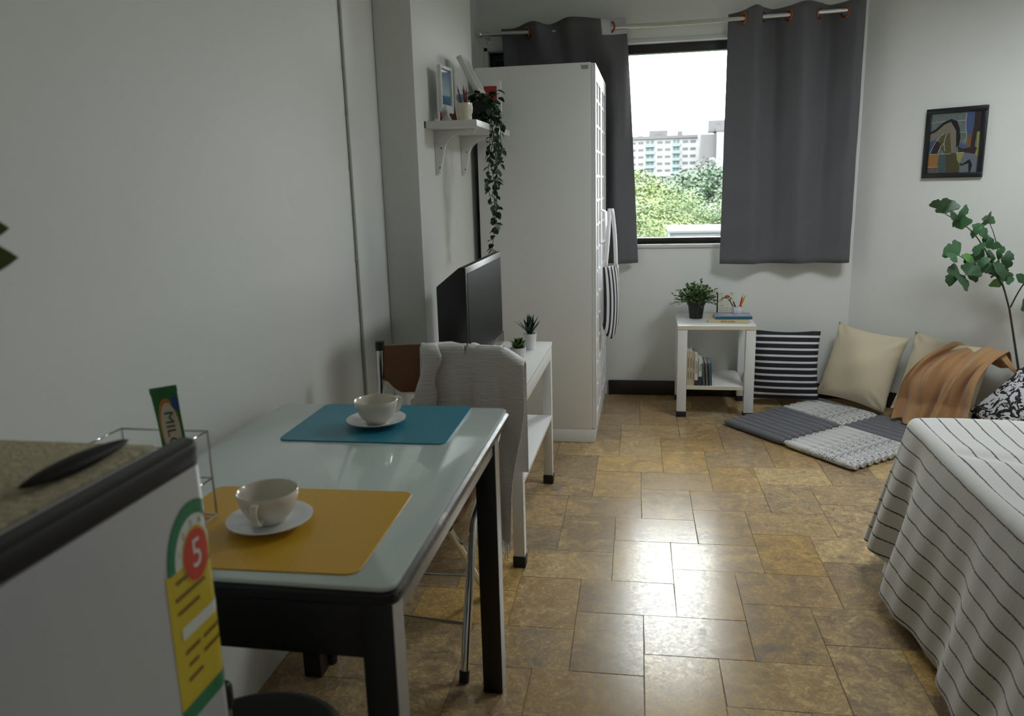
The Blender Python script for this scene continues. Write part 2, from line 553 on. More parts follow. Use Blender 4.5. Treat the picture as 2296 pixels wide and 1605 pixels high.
def curtain(name, label, top, bot, ztop, zbot, rings, mat_):
    """top/bot: list of (x, y) keys with equal length; ztop: list of z"""
    t = thing(name, label, 'curtain', (top[0][0], RY, zbot))
    off = Vector((top[0][0], RY, zbot))
    def fn(u, v):
        a = spline([(x, y, z) for (x, y), z in zip(top, ztop)], u)
        b_ = spline([(x, y, zbot) for (x, y) in bot], u)
        k = v ** 0.85
        p = a.lerp(b_, v)
        p.x = a.x + (b_.x - a.x) * k
        w = 0.004 * math.sin(17 * v + 23 * u) * math.sin(PI * v) + 0.003 * math.sin(41 * v + 9 * u) * v
        p.y += w
        return p - off
    b = MB(); b.grid(fn, 110, 40)
    b.build('cloth', mat_, t, smooth=80, solid=0.0022)
    for (x, y, z, ang) in rings:
        M = Matrix.Translation(Vector((x, y, z)) - off) @ Matrix.Rotation(R(ang), 4, 'Z') @ Matrix.Rotation(R(90), 4, 'Y')
        prof = [(0.026 + 0.0075 * math.cos(a), 0.0045 * math.sin(a)) for a in [2 * PI * k / 10 for k in range(11)]]
        MB().lathe(prof, 26, M).build('grommet', M_copper, t, smooth=60)
    return t, off
yf, yb = RY - 0.068, RY + 0.060
right_top = [(0.415, yb - .005), (0.485, RY + .012), (0.552, yf), (0.602, RY), (0.665, yb), (0.735, RY), (0.815, yf - .005), (0.900, RY), (0.965, yb), (1.035, RY), (1.085, yf), (1.128, yf + .02)]
right_bot = [(0.405, RY + .015), (0.47, RY - .005), (0.585, RY - .028), (0.64, RY + .01), (0.70, RY + .030), (0.765, RY + .012), (0.845, RY - .022), (0.905, RY + .005), (0.96, RY + .026), (1.02, RY + .01), (1.09, RY - .015), (1.140, RY + .005)]
curtain('curtain', 'wide dark grey grommet curtain hanging right of the window', right_top, right_bot,
        [2.262, 2.268, 2.282, 2.278, 2.276, 2.277, 2.285, 2.285, 2.280, 2.282, 2.286, 2.288], 0.850,
        [(0.492, RY, RZ - .002, 35), (0.602, RY, RZ, -35), (0.735, RY, RZ, 35), (0.900, RY, RZ, -35), (1.035, RY, RZ, 40)], M_curt)
left_top = [(-0.900, yb - .02), (-0.82, yb), (-0.738, RY + .005), (-0.68, yf + .005), (-0.612, RY - .018), (-0.555, RY - .022), (-0.49, yf), (-0.40, yf - .005), (-0.312, yf), (-0.245, RY), (-0.195, RY + .03), (-0.165, RY + .035)]
left_bot = [(-0.86, 4.915), (-0.78, 4.925), (-0.70, 4.905), (-0.62, 4.915), (-0.55, 4.905), (-0.48, 4.92), (-0.42, 4.905), (-0.36, 4.915), (-0.255, 4.885), (-0.20, 4.845), (-0.14, 4.86), (-0.082, 4.90)]
# the left curtain is pressed flat behind the wardrobe below its top edge
lt = thing('curtain', 'dark grey curtain bunched behind the wardrobe, left of the window', 'curtain', (-0.9, RY, 0.858))
lo = Vector((-0.9, RY, 0.858))
lz = [2.258, 2.262, 2.278, 2.270, 2.256, 2.268, 2.280, 2.274, 2.262, 2.268, 2.274, 2.276]
def lfn(u, v):
    a = spline([(x, y, z) for (x, y), z in zip(left_top, lz)], u)
    b_ = spline([(x, y, 0.858) for (x, y) in left_bot], u)
    z = a.z + (b_.z - a.z) * v
    k = min(1.0, (a.z - z) / 0.30)
    k = k * k * (3 - 2 * k)
    p = Vector((a.x + (b_.x - a.x) * v ** 0.8, a.y + (b_.y - a.y) * k, z))
    p.y += 0.003 * math.sin(25 * v + 14 * u) * math.sin(PI * v)
    if u > 0.72:
        p.y += 0.008 * math.sin(9 * v + 30 * u) * math.sin(PI * v)
    return p - lo
b = MB(); b.grid(lfn, 110, 44)
b.build('cloth', M_curt, lt, smooth=80, solid=0.0022)
def hfn(u, v):
    p = lfn(0.738 + u * 0.262, v * 0.062)
    return p + Vector((0.0, -0.0035, 0.001))
b = MB(); b.grid(hfn, 24, 4)
b.build('header_band', M_lining, lt, smooth=80, solid=0.0012)
for (x, ang) in ((-0.738, 35), (-0.612, -35), (-0.243, 40)):
    M = Matrix.Translation(Vector((x, RY - (0.004 if x > -.3 else 0), RZ - .006)) - lo) @ Matrix.Rotation(R(ang), 4, 'Z') @ Matrix.Rotation(R(90), 4, 'Y')
    prof = [(0.026 + 0.0075 * math.cos(a), 0.0045 * math.sin(a)) for a in [2 * PI * k / 10 for k in range(11)]]
    MB().lathe(prof, 26, M).build('grommet', M_copper, lt, smooth=60)

# ------------------------------------------------------------------ wardrobe
WY0, WY1, WXa, WXb, WH = 3.957, 4.835, -0.866, -0.297, 1.912
wd = thing('wardrobe', 'tall white wardrobe standing against the window wall beside the pillar', 'wardrobe', ((WXa + WXb) / 2, (WY0 + WY1) / 2, 0))
wo = Vector((-(WXa + WXb) / 2, -(WY0 + WY1) / 2, 0))
def W(*a):
    return (a[0] + wo.x, a[1] + wo.x, a[2] + wo.y, a[3] + wo.y, a[4], a[5])
MB().box(*W(WXa, WXb, WY0, WY1, 0.075, WH)).build('body', M_white, wd, bevel=0.002)
MB().box(*W(WXa + .01, WXb + 0.012, WY0 + .001, WY1, 0.001, 0.0745)).build('plinth', M_white, wd, bevel=0.002)
M_door = mat('white_door_foil', (0.80, 0.80, 0.80), 0.30)
for k in range(2):
    y0 = WY0 + 0.003 + k * (WY1 - WY0) / 2
    y1 = y0 + (WY1 - WY0) / 2 - 0.005
    d = MB()
    d.box(*W(WXb + .001, WXb + .014, y0, y1, 0.080, WH - .004))
    # raised stiles, rails and cross bars around square fields
    e = 0.05
    d.box(*W(WXb + .014, WXb + .022, y0, y0 + e, 0.080, WH - .004)).box(*W(WXb + .014, WXb + .022, y1 - e, y1, 0.080, WH - .004))
    d.box(*W(WXb + .014, WXb + .022, y0 + e, y1 - e, 0.080, 0.15)).box(*W(WXb + .014, WXb + .022, y0 + e, y1 - e, WH - .08, WH - .004))
    ym = (y0 + y1) / 2
    d.box(*W(WXb + .014, WXb + .020, ym - .011, ym + .011, 0.15, WH - .08))
    dd = d.build('door', M_door, wd, bevel=0.0015, seg=1)
    z = 0.15
    bar = MB().box(*W(WXb + .014, WXb + .019, y0 + e, ym - .0115, 0, 0.012)).box(*W(WXb + .014, WXb + .019, ym + .0115, y1 - e, 0, 0.012)).mesh('cross_bar')
    for q in range(13):
        o = put('cross_bar', bar, M_door, dd)
        o.location = (0, 0, 0.15 + 0.1225 * (q + 1))
    hy = y1 - 0.03 if k == 0 else y0 + 0.03
    MB().tube([Vector((WXb + .022, hy, 1.02)) + wo, Vector((WXb + .045, hy, 1.03)) + wo, Vector((WXb + .045, hy, 1.19)) + wo, Vector((WXb + .022, hy, 1.20)) + wo], 0.005, 8).build('handle', M_steel, dd, smooth=60)
MB().box(*W(WXb - .045, WXb - .012, WY0 - .0012, WY0 - .0002, WH - .03, WH - .012)).build('screw_cover', mat('hinge_grey', (.35, .35, .34), .5), wd)

# striped bag hung from the wardrobe door handle
bag = thing('tote_bag', 'small cloth bag with thin black stripes hanging from the wardrobe door', 'bag', (-0.222, 4.300, 0.50), R(-42))
M_bagw = mat('white_canvas', (0.74, 0.74, 0.76), 0.8, bump=0.2, bscale=200)
m, nt, bsdf = new_mat('black_white_stripe_canvas')
tc = nt.nodes.new('ShaderNodeTexCoord'); sp = nt.nodes.new('ShaderNodeSeparateXYZ'); nt.links.new(tc.outputs['Object'], sp.inputs[0])
mm = nt.nodes.new('ShaderNodeMath'); mm.operation = 'MULTIPLY'; mm.inputs[1].default_value = 1 / 0.024; nt.links.new(sp.outputs['Y'], mm.inputs[0])
fr = nt.nodes.new('ShaderNodeMath'); fr.operation = 'FRACT'; nt.links.new(mm.outputs[0], fr.inputs[0])
gt = nt.nodes.new('ShaderNodeMath'); gt.operation = 'GREATER_THAN'; gt.inputs[1].default_value = 0.55; nt.links.new(fr.outputs[0], gt.inputs[0])
mx = nt.nodes.new('ShaderNodeMix'); mx.data_type = 'RGBA'; mx.inputs['A'].default_value = (.72, .72, .73, 1); mx.inputs['B'].default_value = (.02, .02, .03, 1)
nt.links.new(gt.outputs[0], mx.inputs['Factor']); nt.links.new(mx.outputs['Result'], bsdf.inputs['Base Color']); bsdf.inputs['Roughness'].default_value = .8
M_bags = m
def bagfn(side):
    def f(u, v):
        a = 2 * u - 1
        wid = 0.062 * (1 - 0.75 * max(0, (0.30 - v) / 0.30) ** 2.2)
        z = 0.40 * v
        th = 0.036 * (1 - a * a) ** 0.6 * math.sin(PI * min(1, v * 0.9 + 0.06)) ** .6
        return Vector((side * th, a * wid, z))
    return f
b = MB(); b.grid(bagfn(-1), 17, 22); b.build('back_panel', M_bagw, bag, smooth=80, solid=0.002)
b = MB(); b.grid(bagfn(1), 17, 22); b.build('striped_front', M_bags, bag, smooth=80, solid=0.002)
for s in (-1, 1):
    b = MB(); b.grid(lambda u, v: Vector((0.004 + 0.008 * s + .006 * math.sin(PI * v), s * 0.032 * (1 - v) ** .8 + (u - .5) * 0.028, 0.395 + 0.315 * v)), 3, 12)
    b.build('strap', M_bagw, bag, smooth=80, solid=0.002)

# ------------------------------------------------------------------ wall shelf on the pillar
SZ = 1.607
sh = thing('wall_shelf', 'small white wall shelf on two curved brackets fixed to the pillar', 'shelf', (-0.80, 3.53, SZ))
so = Vector((0.80, -3.53, -SZ))
MB().box(-0.9035 + .80, -0.690 + .80, 3.155 - 3.53, 3.905 - 3.53, -0.026, 0).build('board', M_white, sh, bevel=0.0015)
MB().box(-0.9045 + .80, -0.9005 + .80, 3.152 - 3.53, 3.1548 - 3.53, -0.026, 0).build('end_gap', M_black, sh)
for y in (3.305, 3.772):
    br = MB()
    th = 0.013
    pts = [(-0.9044, -0.0262), (-0.735, -0.0262), (-0.725, -0.036), (-0.735, -0.044)]
    for k in range(9):
        a = R(90) * k / 8
        pts.append((-0.78 - 0.085 * math.sin(a), -0.044 - 0.075 * (1 - math.cos(a))))
    pts += [(-0.886, -0.20), (-0.9044, -0.212)]
    br.prism([(x + .80, z) for x, z in pts], (y - th - 3.53, y + th - 3.53), axis=1)
    bo = br.build('bracket', M_white, sh, bevel=0.0015)
    for z in (-0.10, -0.18):
        M = Matrix.Translation((-0.9035 + .80 + (0.028 if z > -.15 else .019), y - th - .0005 - 3.53, z)) @ Matrix.Rotation(R(90), 4, 'X')
        MB().lathe([(0, 0), (.0032, 0), (.0032, .0016), (0, .0016)], 10, M).build('screw', mat('dark_screw', (.03, .03, .03), .5), bo)

# photo frame on a swivel foot
pf = thing('photo_frame', 'white desk photo frame on a round foot at the near end of the wall shelf', 'photo frame', (-0.848, 3.30, SZ + .0003), R(83))
MB().lathe([(0, 0), (0.042, 0), (0.042, 0.004), (0.022, 0.012), (0.012, 0.03), (0.010, 0.05), (0, 0.05)], 24, Matrix.Translation((0, 0.0, 0))).build('foot', M_white, pf, smooth=40)
fr_ = MB()
x0, x1, z0, z1, e = -0.068, 0.068, 0.042, 0.225, 0.014
fr_.box(x0, x1, -.008, .008, z0, z0 + .03).box(x0, x1, -.008, .008, z1 - e, z1).box(x0, x0 + e, -.008, .008, z0 + .03, z1 - e).box(x1 - e, x1, -.008, .008, z0 + .03, z1 - e).box(x0 + e, x1 - e, .003, .007, z0 + .03, z1 - e)
fr_.build('frame', M_white, pf, bevel=0.002)
m, nt, bsdf = new_mat('blue_photo_print')
tc = nt.nodes.new('ShaderNodeTexCoord'); sp = nt.nodes.new('ShaderNodeSeparateXYZ'); nt.links.new(tc.outputs['Generated'], sp.inputs[0])
rp = nt.nodes.new('ShaderNodeValToRGB'); rp.color_ramp.interpolation = 'EASE'
rp.color_ramp.elements[0].color = hexc('#3f6f93'); rp.color_ramp.elements[1].color = hexc('#6c87a4')
e1 = rp.color_ramp.elements.new(.36); e1.color = hexc('#4a7898')
e1 = rp.color_ramp.elements.new(.42); e1.color = hexc('#a9c0c4')
e1 = rp.color_ramp.elements.new(.75); e1.color = hexc('#8da6b8')
nz = node(nt, 'ShaderNodeTexNoise', Scale=9.0, Detail=2.0); nt.links.new(tc.outputs['Generated'], nz.inputs['Vector'])
ad = nt.nodes.new('ShaderNodeMath'); ad.operation = 'MULTIPLY_ADD'; ad.inputs[1].default_value = .25; nt.links.new(nz.outputs['Fac'], ad.inputs[0]); nt.links.new(sp.outputs['Z'], ad.inputs[2])
nt.links.new(ad.outputs[0], rp.inputs['Fac']); nt.links.new(rp.outputs['Color'], bsdf.inputs['Base Color']); bsdf.inputs['Roughness'].default_value = .2
MB().box(x0 + e, x1 - e, .0018, .0029, z0 + .03, z1 - e).build('photo', m, pf)

# white frame leaning on books, pencil cup, pencils, book, folder
lf = thing('picture_frame', 'white picture frame leaning back at an angle over the trailing ivy', 'picture frame', (-0.80, 3.60, SZ + .001))
Mx = Matrix.Translation((0.035, 0.0, 0.145)) @ Matrix.Rotation(R(-27), 4, 'Y')
b = MB()
b.box(-.012, .012, -.075, .075, 0.0, .012, Mx).box(-.012, .012, -.075, .075, .158, .172, Mx).box(-.012, .012, -.075, -.061, .012, .158, Mx).box(-.012, .012, .061, .075, .012, .158, Mx)
b.build('frame', M_white, lf, bevel=.0015)
MB().box(-.008, .004, -.061, .061, .012, .158, Mx).build('backing', mat('cream_card', (.62, .61, .54), .7), lf)
MB().box(.004, .0046, -.05, .05, .03, .14, Mx).build('print', mat('pale_print', (.5, .5, .46), .6), lf)
# stand of stacked white boxes carrying the leaning frame
bx = thing('storage_box', 'white lidded box on the wall shelf under the leaning picture frame', 'box', (-0.80, 3.61, SZ + .0004))
MB().box(-.06, .055, -.07, .07, 0, .115).build('box_body', M_white, bx, bevel=.003)
MB().box(-.063, .058, -.073, .073, .1155, .14).build('lid', mat('cream_card', 0), bx, bevel=.003)

pc = thing('pencil_cup', 'cream ceramic pencil cup on the wall shelf before the ivy', 'cup', (-0.760, 3.255, SZ + .0003))
MB().lathe([(0, 0), (.026, 0), (.030, .012), (.0285, .026), (.033, .036), (.034, .055), (.032, .072), (.0295, .072), (.0305, .05), (.024, .01), (0, .008)], 28).build('cup_body', mat('cream_glaze', (.72, .66, .52), .2, coat=.4), pc, smooth=60)
def pencil(name, label, base, tip, c, group=None, r=.0033, sharp=True):
    v = Vector(tip) - Vector(base); L = v.length
    o = thing(name, label, 'pencil', base, 0, group)
    q = v.to_track_quat('Z', 'Y')
    o.rotation_mode = 'QUATERNION'; o.rotation_quaternion = q
    MB().lathe([(0, 0), (r, 0), (r, L - .018), (0, L - .018)], 7).build('barrel', mat('pencil_' + c.strip('#'), c, .35), o)
    MB().lathe([(r * .98, L - .018), (r * .35, L - .004), (0, L - .0035)], 7).build('wood_cone', mat('pencil_wood', (.55, .38, .2), .6), o)
    MB().lathe([(r * .36, L - .0042), (0, L)], 6).build('lead', mat('pencil_lead', (.02, .02, .02), .4), o)
    return o
zc = SZ + .010
pencil('pencil', 'blue pencil in the cream cup on the wall shelf', (-.757, 3.250, zc), (-.790, 3.262, zc + .135), '#24469a')
pencil('pencil', 'crimson pencil in the cream cup on the wall shelf', (-.755, 3.258, zc), (-.765, 3.268, zc + .135), '#a01848', r=.0045)
pencil('pencil', 'dark green pencil in the cream cup on the wall shelf', (-.762, 3.256, zc), (-.788, 3.272, zc + .110), '#1d5a4c')
pencil('pencil', 'black pencil standing upright in the cream cup on the wall shelf', (-.750, 3.252, zc), (-.752, 3.268, zc + .128), '#151515', r=.004)
fo = thing('folder', 'orange folder leaning on the pillar behind the white photo frame', 'folder', (-0.868, 3.44, SZ + .0005), R(60))
Mx = Matrix.Rotation(R(-14), 4, 'X')
MB().box(-.045, .045, -.0035, .0035, 0.001, .15, Mx).build('cover', mat('orange_card', (.42, .13, .07), .6), fo, bevel=.001)
MB().box(-.042, .046, -.0022, .0022, .002, .146, Matrix.Translation((.002, 0, 0)) @ Mx).build('pages', mat('paper', (.75, .73, .66), .8), fo)
rb = thing('box', 'red and white carton standing on the far end of the wall shelf', 'box', (-0.755, 3.835, SZ + .0004), R(4))
MB().box(-.04, .04, -.022, .022, 0, .225).build('carton', M_white, rb, bevel=.0015)
MB().box(-.0395, .022, -.0228, -.0221, .120, .200).build('red_panel', mat('red_print', (.38, .035, .035), .45), rb)

# trailing ivy
def leaf_mesh(name, L, W_, fold=.25, n=5, curl=.2):
    vs = []; fs = []
    for i in range(n + 1):
        t = i / n
        w = W_ * math.sin(PI * t ** .75) ** .9 * .5 if 0 < i < n else 0
        zc_ = -curl * L * t * t
        vs.append((0, L * t, zc_))
        vs.append((-w, L * t, zc_ + w * fold)); vs.append((w, L * t, zc_ + w * fold))
    for i in range(n):
        a, b_ = 3 * i, 3 * i + 3
        fs += [(a, b_, b_ + 1, a + 1), (a, a + 2, b_ + 2, b_)]
    m_ = MB(); m_.add(vs, fs)
    me = m_.mesh(name, smooth=70)
    return me
iv = thing('ivy_plant', 'trailing dark green ivy hanging far below the wall shelf', 'potted plant', (-0.745, 3.48, SZ + .0004))
io_ = Vector((.745, -3.48, -SZ - .0004))
MB().lathe([(0, 0), (.038, 0), (.047, .075), (.050, .075), (.050, .082), (.045, .082), (.043, .07), (0, .07)], 24).build('pot', mat('dark_pot', (.03, .035, .035), .5), iv, smooth=40)
ri = random.Random(11)
LM = leaf_mesh('leaf', .030, .021)
M_iv = [M_dgreen, mat('ivy_green_light', (.03, .085, .03), .4, var=.3, vscale=40)]
LMs = []
for k_ in range(2):
    me = LM.copy(); me.materials.append(M_iv[k_]); LMs.append(me)
strands = []
for k_, (dx, dy, zend, sway) in enumerate([(.062, -.06, 1.065, .012), (.070, -.03, 1.14, -.012), (.058, -.075, 1.20, .014), (.075, .0, 1.33, .010), (.080, .03, 1.44, -.012), (.066, -.05, 1.36, -.015), (.085, .06, 1.50, .01)]):
    pts = [(-.745 + .01 * k_ * .2, 3.48, SZ + .08), (-.745 + dx * .6, 3.48 + dy * .6, SZ + .125 - .006 * k_), (-.745 + dx * .98, 3.48 + dy, SZ + .05)]
    z = SZ - .05
    ph = ri.uniform(0, 6)
    while z > zend:
        pts.append((-.745 + dx + sway * math.sin(z * 14 + ph), 3.48 + dy + .014 * math.sin(z * 11 + 2 * ph), z))
        z -= .06
    pts.append((-.745 + dx, 3.48 + dy, zend))
    pts = [Vector(p) + io_ for p in pts]
    fine = arc_pts(pts, len(pts) * 4)
    vn = MB().tube(fine, .0014, 5).build('vine', mat('vine_stem', (.03, .05, .02), .6), iv, smooth=60)
    strands.append(fine)
    nl = int((SZ + .1 - zend) / .0145)
    for q in range(nl):
        p = spline(fine, q / max(1, nl - 1))
        o = put('leaf', LMs[0 if ri.random() < .75 else 1], None, iv)
        o.location = p
        o.rotation_euler = (R(ri.uniform(-75, 5)), R(ri.uniform(-25, 25)), ri.uniform(0, 6.28))
        s = ri.uniform(.75, 1.35); o.scale = (s, s, s)
for q in range(150):
    o = put('leaf', LMs[0 if ri.random() < .8 else 1], None, iv)
    a = ri.uniform(0, 6.28); rr = ri.uniform(.02, .072)
    o.location = (rr * math.cos(a) + .015, rr * math.sin(a), ri.uniform(.0, .14))
    o.rotation_euler = (R(ri.uniform(-50, 35)), R(ri.uniform(-30, 30)), a - PI / 2 + ri.uniform(-.6, .6))
    s = ri.uniform(.8, 1.4); o.scale = (s, s, s)
# ------------------------------------------------------------------ TV bench
BX0, BX1, BY0, BY1, BZ = -0.885, -0.434, 2.545, 3.40, 0.660
bn = thing('tv_bench', 'white open bench with a lower shelf carrying the television', 'bench', ((BX0 + BX1) / 2, (BY0 + BY1) / 2, 0))
bo_ = (-(BX0 + BX1) / 2, -(BY0 + BY1) / 2)
def L2(x0, x1, y0, y1, z0, z1, o=None):
    o = o or bo_
    return (x0 + o[0], x1 + o[0], y0 + o[1], y1 + o[1], z0, z1)
MB().box(*L2(BX0, BX1, BY0, BY1, BZ - .018, BZ)).build('top', M_white, bn, bevel=.0015)
MB().box(*L2(BX1 - .018, BX1 - .003, BY0 + .04, BY1 - .04, BZ - .075, BZ - .0185)).build('front_rail', M_white, bn, bevel=.001)
MB().box(*L2(BX0 + .003, BX0 + .018, BY0 + .04, BY1 - .04, BZ - .075, BZ - .0185)).build('back_rail', M_white, bn, bevel=.001)
MB().box(*L2(BX0 + .004, BX1 - .001, BY0 + .042, BY1 - .042, 0.312, 0.330)).build('lower_shelf', M_white, bn, bevel=.001)
for x in (BX0 + .002, BX1 - .042):
    for y in (BY0 + .002, BY1 - .042):
        lg = MB().box(*L2(x, x + .040, y, y + .040, 0.042, BZ - .0185)).build('leg', M_white, bn, bevel=.0015)
        MB().box(*L2(x - .003, x + .043, y - .003, y + .043, 0.001, 0.0415)).build('foot_cap', M_rubber, lg, bevel=.003)

# ------------------------------------------------------------------ television
tv = thing('television', 'old black flat screen television on the white bench', 'television', (-0.66, 2.84, BZ + .0004), R(90))
# local: screen faces -y (world +x), width along x (world y)
hw, z0, z1 = .315, .045, .425
b = MB()
pts = [(-.052, z0), (-.052, z1), (-.030, z1), (.052, z1 - .065), (.052, z0 + .03), (.0, z0)]
b.prism(pts, (-hw, hw), axis=0)
b.build('housing', mat('tv_black', (.010, .010, .012), .38), tv, bevel=.005)
MB().box(-hw + .022, hw - .022, -.0532, -.0524, z0 + .058, z1 - .022).build('screen', mat('tv_screen', (.008, .009, .010), .42, spec=.10), tv)
b = MB(); b.box(-hw + .004, hw - .004, -.0565, -.0525, z0 + .004, z0 + .05)
b.build('speaker_strip', mat('tv_gloss', (.02, .02, .022), .12), tv, bevel=.0015)
MB().box(-.022, .022, -.0572, -.0566, z0 + .022, z0 + .031).build('badge', mat('tv_badge', (.5, .5, .52), .4), tv)
MB().lathe([(.03, .005), (.03, z0 + .02), (0, z0 + .02)], 20).build('neck', M_black, tv, smooth=40)
MB().prism([(-.16, -.06), (.16, -.06), (.19, -.02), (.19, .03), (.14, .065), (-.14, .065), (-.19, .03), (-.19, -.02)], (0, .012)).build('stand_base', MATS['tv_gloss'], tv, bevel=.004)

# ------------------------------------------------------------------ succulents in white pots
M_pot = mat('white_pot', (.78, .78, .76), .35)
def pot(name, label, loc, r0, r1, h, cat='potted plant', group=None):
    t = thing(name, label, cat, loc, 0, group)
    MB().lathe([(0, 0), (r0, 0), (r1, h), (r1 - .003, h), (r1 - .005, h - .008), (0, h - .008)], 32).build('pot', M_pot, t, smooth=40)
    MB().lathe([(0, h - .0075), (r1 - .0055, h - .0075), (0, h - .006)], 24).build('soil', M_soil, t)
    return t
rs = random.Random(5)
M_agave = mat('agave_green', (.018, .05, .03), .45, var=.3, vscale=60)
M_suc = mat('succulent_green', (.07, .14, .02), .4, var=.35, vscale=50)
def spikes(t, n, L, W_, h, tilt0, tilt1, m_, curl=-.05):
    me = leaf_mesh('spike', L, W_, fold=.6, n=5, curl=curl)
    me.materials.append(m_)
    for k in range(n):
        o = put('leaf', me, None, t)
        f = k / n
        a = k * 2.399
        tl = tilt0 + (tilt1 - tilt0) * f
        o.location = (.006 * math.cos(a), .006 * math.sin(a), h - .007)
        o.rotation_euler = Euler((R(tl), 0, a), 'XYZ')
        s = rs.uniform(.8, 1.1); o.scale = (s, s, s)
a1 = pot('succulent', 'spiky agave succulent in a white pot, farther one on the bench', (-.510, 3.240, BZ + .0004), .024, .031, .068)
spikes(a1, 20, .085, .014, .068, 84, 38, M_agave)
a2 = pot('succulent', 'pale green rosette succulent in a white pot beside the draped towel', (-.512, 2.955, BZ + .0004), .026, .032, .066)
spikes(a2, 24, .042, .022, .068, 75, 8, M_suc, curl=-.35)
a3 = pot('succulent', 'small dark spiky succulent half hidden behind the draped towel', (-.565, 2.80, BZ + .0004), .024, .030, .050)
spikes(a3, 16, .046, .012, .050, 80, 25, M_agave)

# ------------------------------------------------------------------ dining table
TX0, TX1, TY0, TY1, TZ = -1.012, -0.366, 1.000, 1.968, 0.770
tb = thing('dining_table', 'dining table with frosted glass top, metal rim and black legs', 'table', ((TX0 + TX1) / 2, (TY0 + TY1) / 2, 0))
to_ = (-(TX0 + TX1) / 2, -(TY0 + TY1) / 2)
M_tglass = mat('frosted_green_glass', (.60, .685, .65), .12, coat=.6)
M_tblack = mat('black_painted_frame', (.008, .008, .009), .38)
def rounded(x0, x1, y0, y1, r, n=6):
    p = []
    for cx, cy, a0 in ((x1 - r, y1 - r, 0), (x0 + r, y1 - r, 90), (x0 + r, y0 + r, 180), (x1 - r, y0 + r, 270)):
        for k in range(n + 1):
            a = R(a0 + 90 * k / n)
            p.append((cx + r * math.cos(a), cy + r * math.sin(a)))
    return p
b = MB(); b.prism(rounded(TX0 + .006 + to_[0], TX1 - .006 + to_[0], TY0 + .006 + to_[1], TY1 - .006 + to_[1], .022), (TZ - .0075, TZ))
b.build('glass_top', M_tglass, tb, bevel=.0015)
b = MB(); b.prism(rounded(TX0 + .010 + to_[0], TX1 - .010 + to_[0], TY0 + .010 + to_[1], TY1 - .010 + to_[1], .020), (TZ - .012, TZ - .0077))
b.build('underlay', mat('table_underlay', (.55, .56, .50), .5), tb)
# worn metal rim: black lip on the short sides, scuffed chrome on the long side
m, nt, bsdf = new_mat('scuffed_rim')
tc = nt.nodes.new('ShaderNodeTexCoord'); n = node(nt, 'ShaderNodeTexNoise', Scale=34.0, Detail=5.0, Roughness=.7)
mp = nt.nodes.new('ShaderNodeMapping'); mp.inputs['Scale'].default_value = (1, .35, 1)
nt.links.new(tc.outputs['Object'], mp.inputs['Vector']); nt.links.new(mp.outputs['Vector'], n.inputs['Vector'])
rp = nt.nodes.new('ShaderNodeValToRGB'); rp.color_ramp.elements[0].position = .50; rp.color_ramp.elements[0].color = (.018, .017, .022, 1); rp.color_ramp.elements[1].position = .68; rp.color_ramp.elements[1].color = (.30, .28, .28, 1)
spx = nt.nodes.new('ShaderNodeSeparateXYZ'); nt.links.new(tc.outputs['Object'], spx.inputs[0])
stp = nt.nodes.new('ShaderNodeMapRange'); stp.inputs['From Min'].default_value = .300; stp.inputs['From Max'].default_value = .318; nt.links.new(spx.outputs['X'], stp.inputs['Value'])
mlt = nt.nodes.new('ShaderNodeMath'); mlt.operation = 'MULTIPLY'; nt.links.new(n.outputs['Fac'], mlt.inputs[0]); nt.links.new(stp.outputs['Result'], mlt.inputs[1])
nt.links.new(mlt.outputs[0], rp.inputs['Fac']); nt.links.new(rp.outputs['Color'], bsdf.inputs['Base Color'])
bsdf.inputs['Metallic'].default_value = .25; bsdf.inputs['Roughness'].default_value = .34
M_rim = m
b = MB()
ring = rounded(TX0 + to_[0], TX1 + to_[0], TY0 + to_[1], TY1 + to_[1], .030, 8)
ringi = rounded(TX0 + .007 + to_[0], TX1 - .007 + to_[0], TY0 + .007 + to_[1], TY1 - .007 + to_[1], .023, 8)
prof = [(0, -.0085), (1, -.012), (1.0, -.026), (.55, -.030), (0, -.030)]
nr = len(ring)
vs_ = []
for w_, z_ in prof:
    vs_ += [(ringi[i][0] + (ring[i][0] - ringi[i][0]) * w_, ringi[i][1] + (ring[i][1] - ringi[i][1]) * w_, TZ + z_) for i in range(nr)]
fs_ = []
for k in range(len(prof)):
    k2 = (k + 1) % len(prof)
    for i in range(nr):
        fs_.append((k * nr + i, k * nr + (i + 1) % nr, k2 * nr + (i + 1) % nr, k2 * nr + i))
b.add(vs_, fs_)
b.build('rim', M_rim, tb, smooth=30)
AZ0, AZ1 = .628, TZ - .0305
LX = (TX0 + .055, TX1 - .019 - .052)
LY = (TY0 + .030, 1.832)
M_legside = M_tblack
for x in LX:
    for y in LY:
        MB().box(*L2(x, x + .052, y, y + .052, 0.001, AZ1, to_)).build('leg', M_tblack, tb, bevel=.0025)
for y in (LY[0] + .008, LY[1] + .020):
    MB().box(*L2(LX[0] + .0525, LX[1] - .0005, y, y + .022, AZ0, AZ1, to_)).build('apron', M_tblack, tb, bevel=.0015)
M_apr = mat('grey_painted_apron', (.33, .33, .33), .32, metal=.3)
for x in (LX[0] + .008, LX[1] + .026):
    MB().box(*L2(x, x + .022, LY[0] + .0525, LY[1] - .0005, AZ0 + .055, AZ1, to_)).build('side_apron', M_apr, tb, bevel=.0015)
for y in LY:
    MB().box(*L2(LX[1] + .0521, LX[1] + .0535, y + .002, y + .050, 0.002, AZ1 - .001, to_)).build('edge_strip', M_apr, tb)

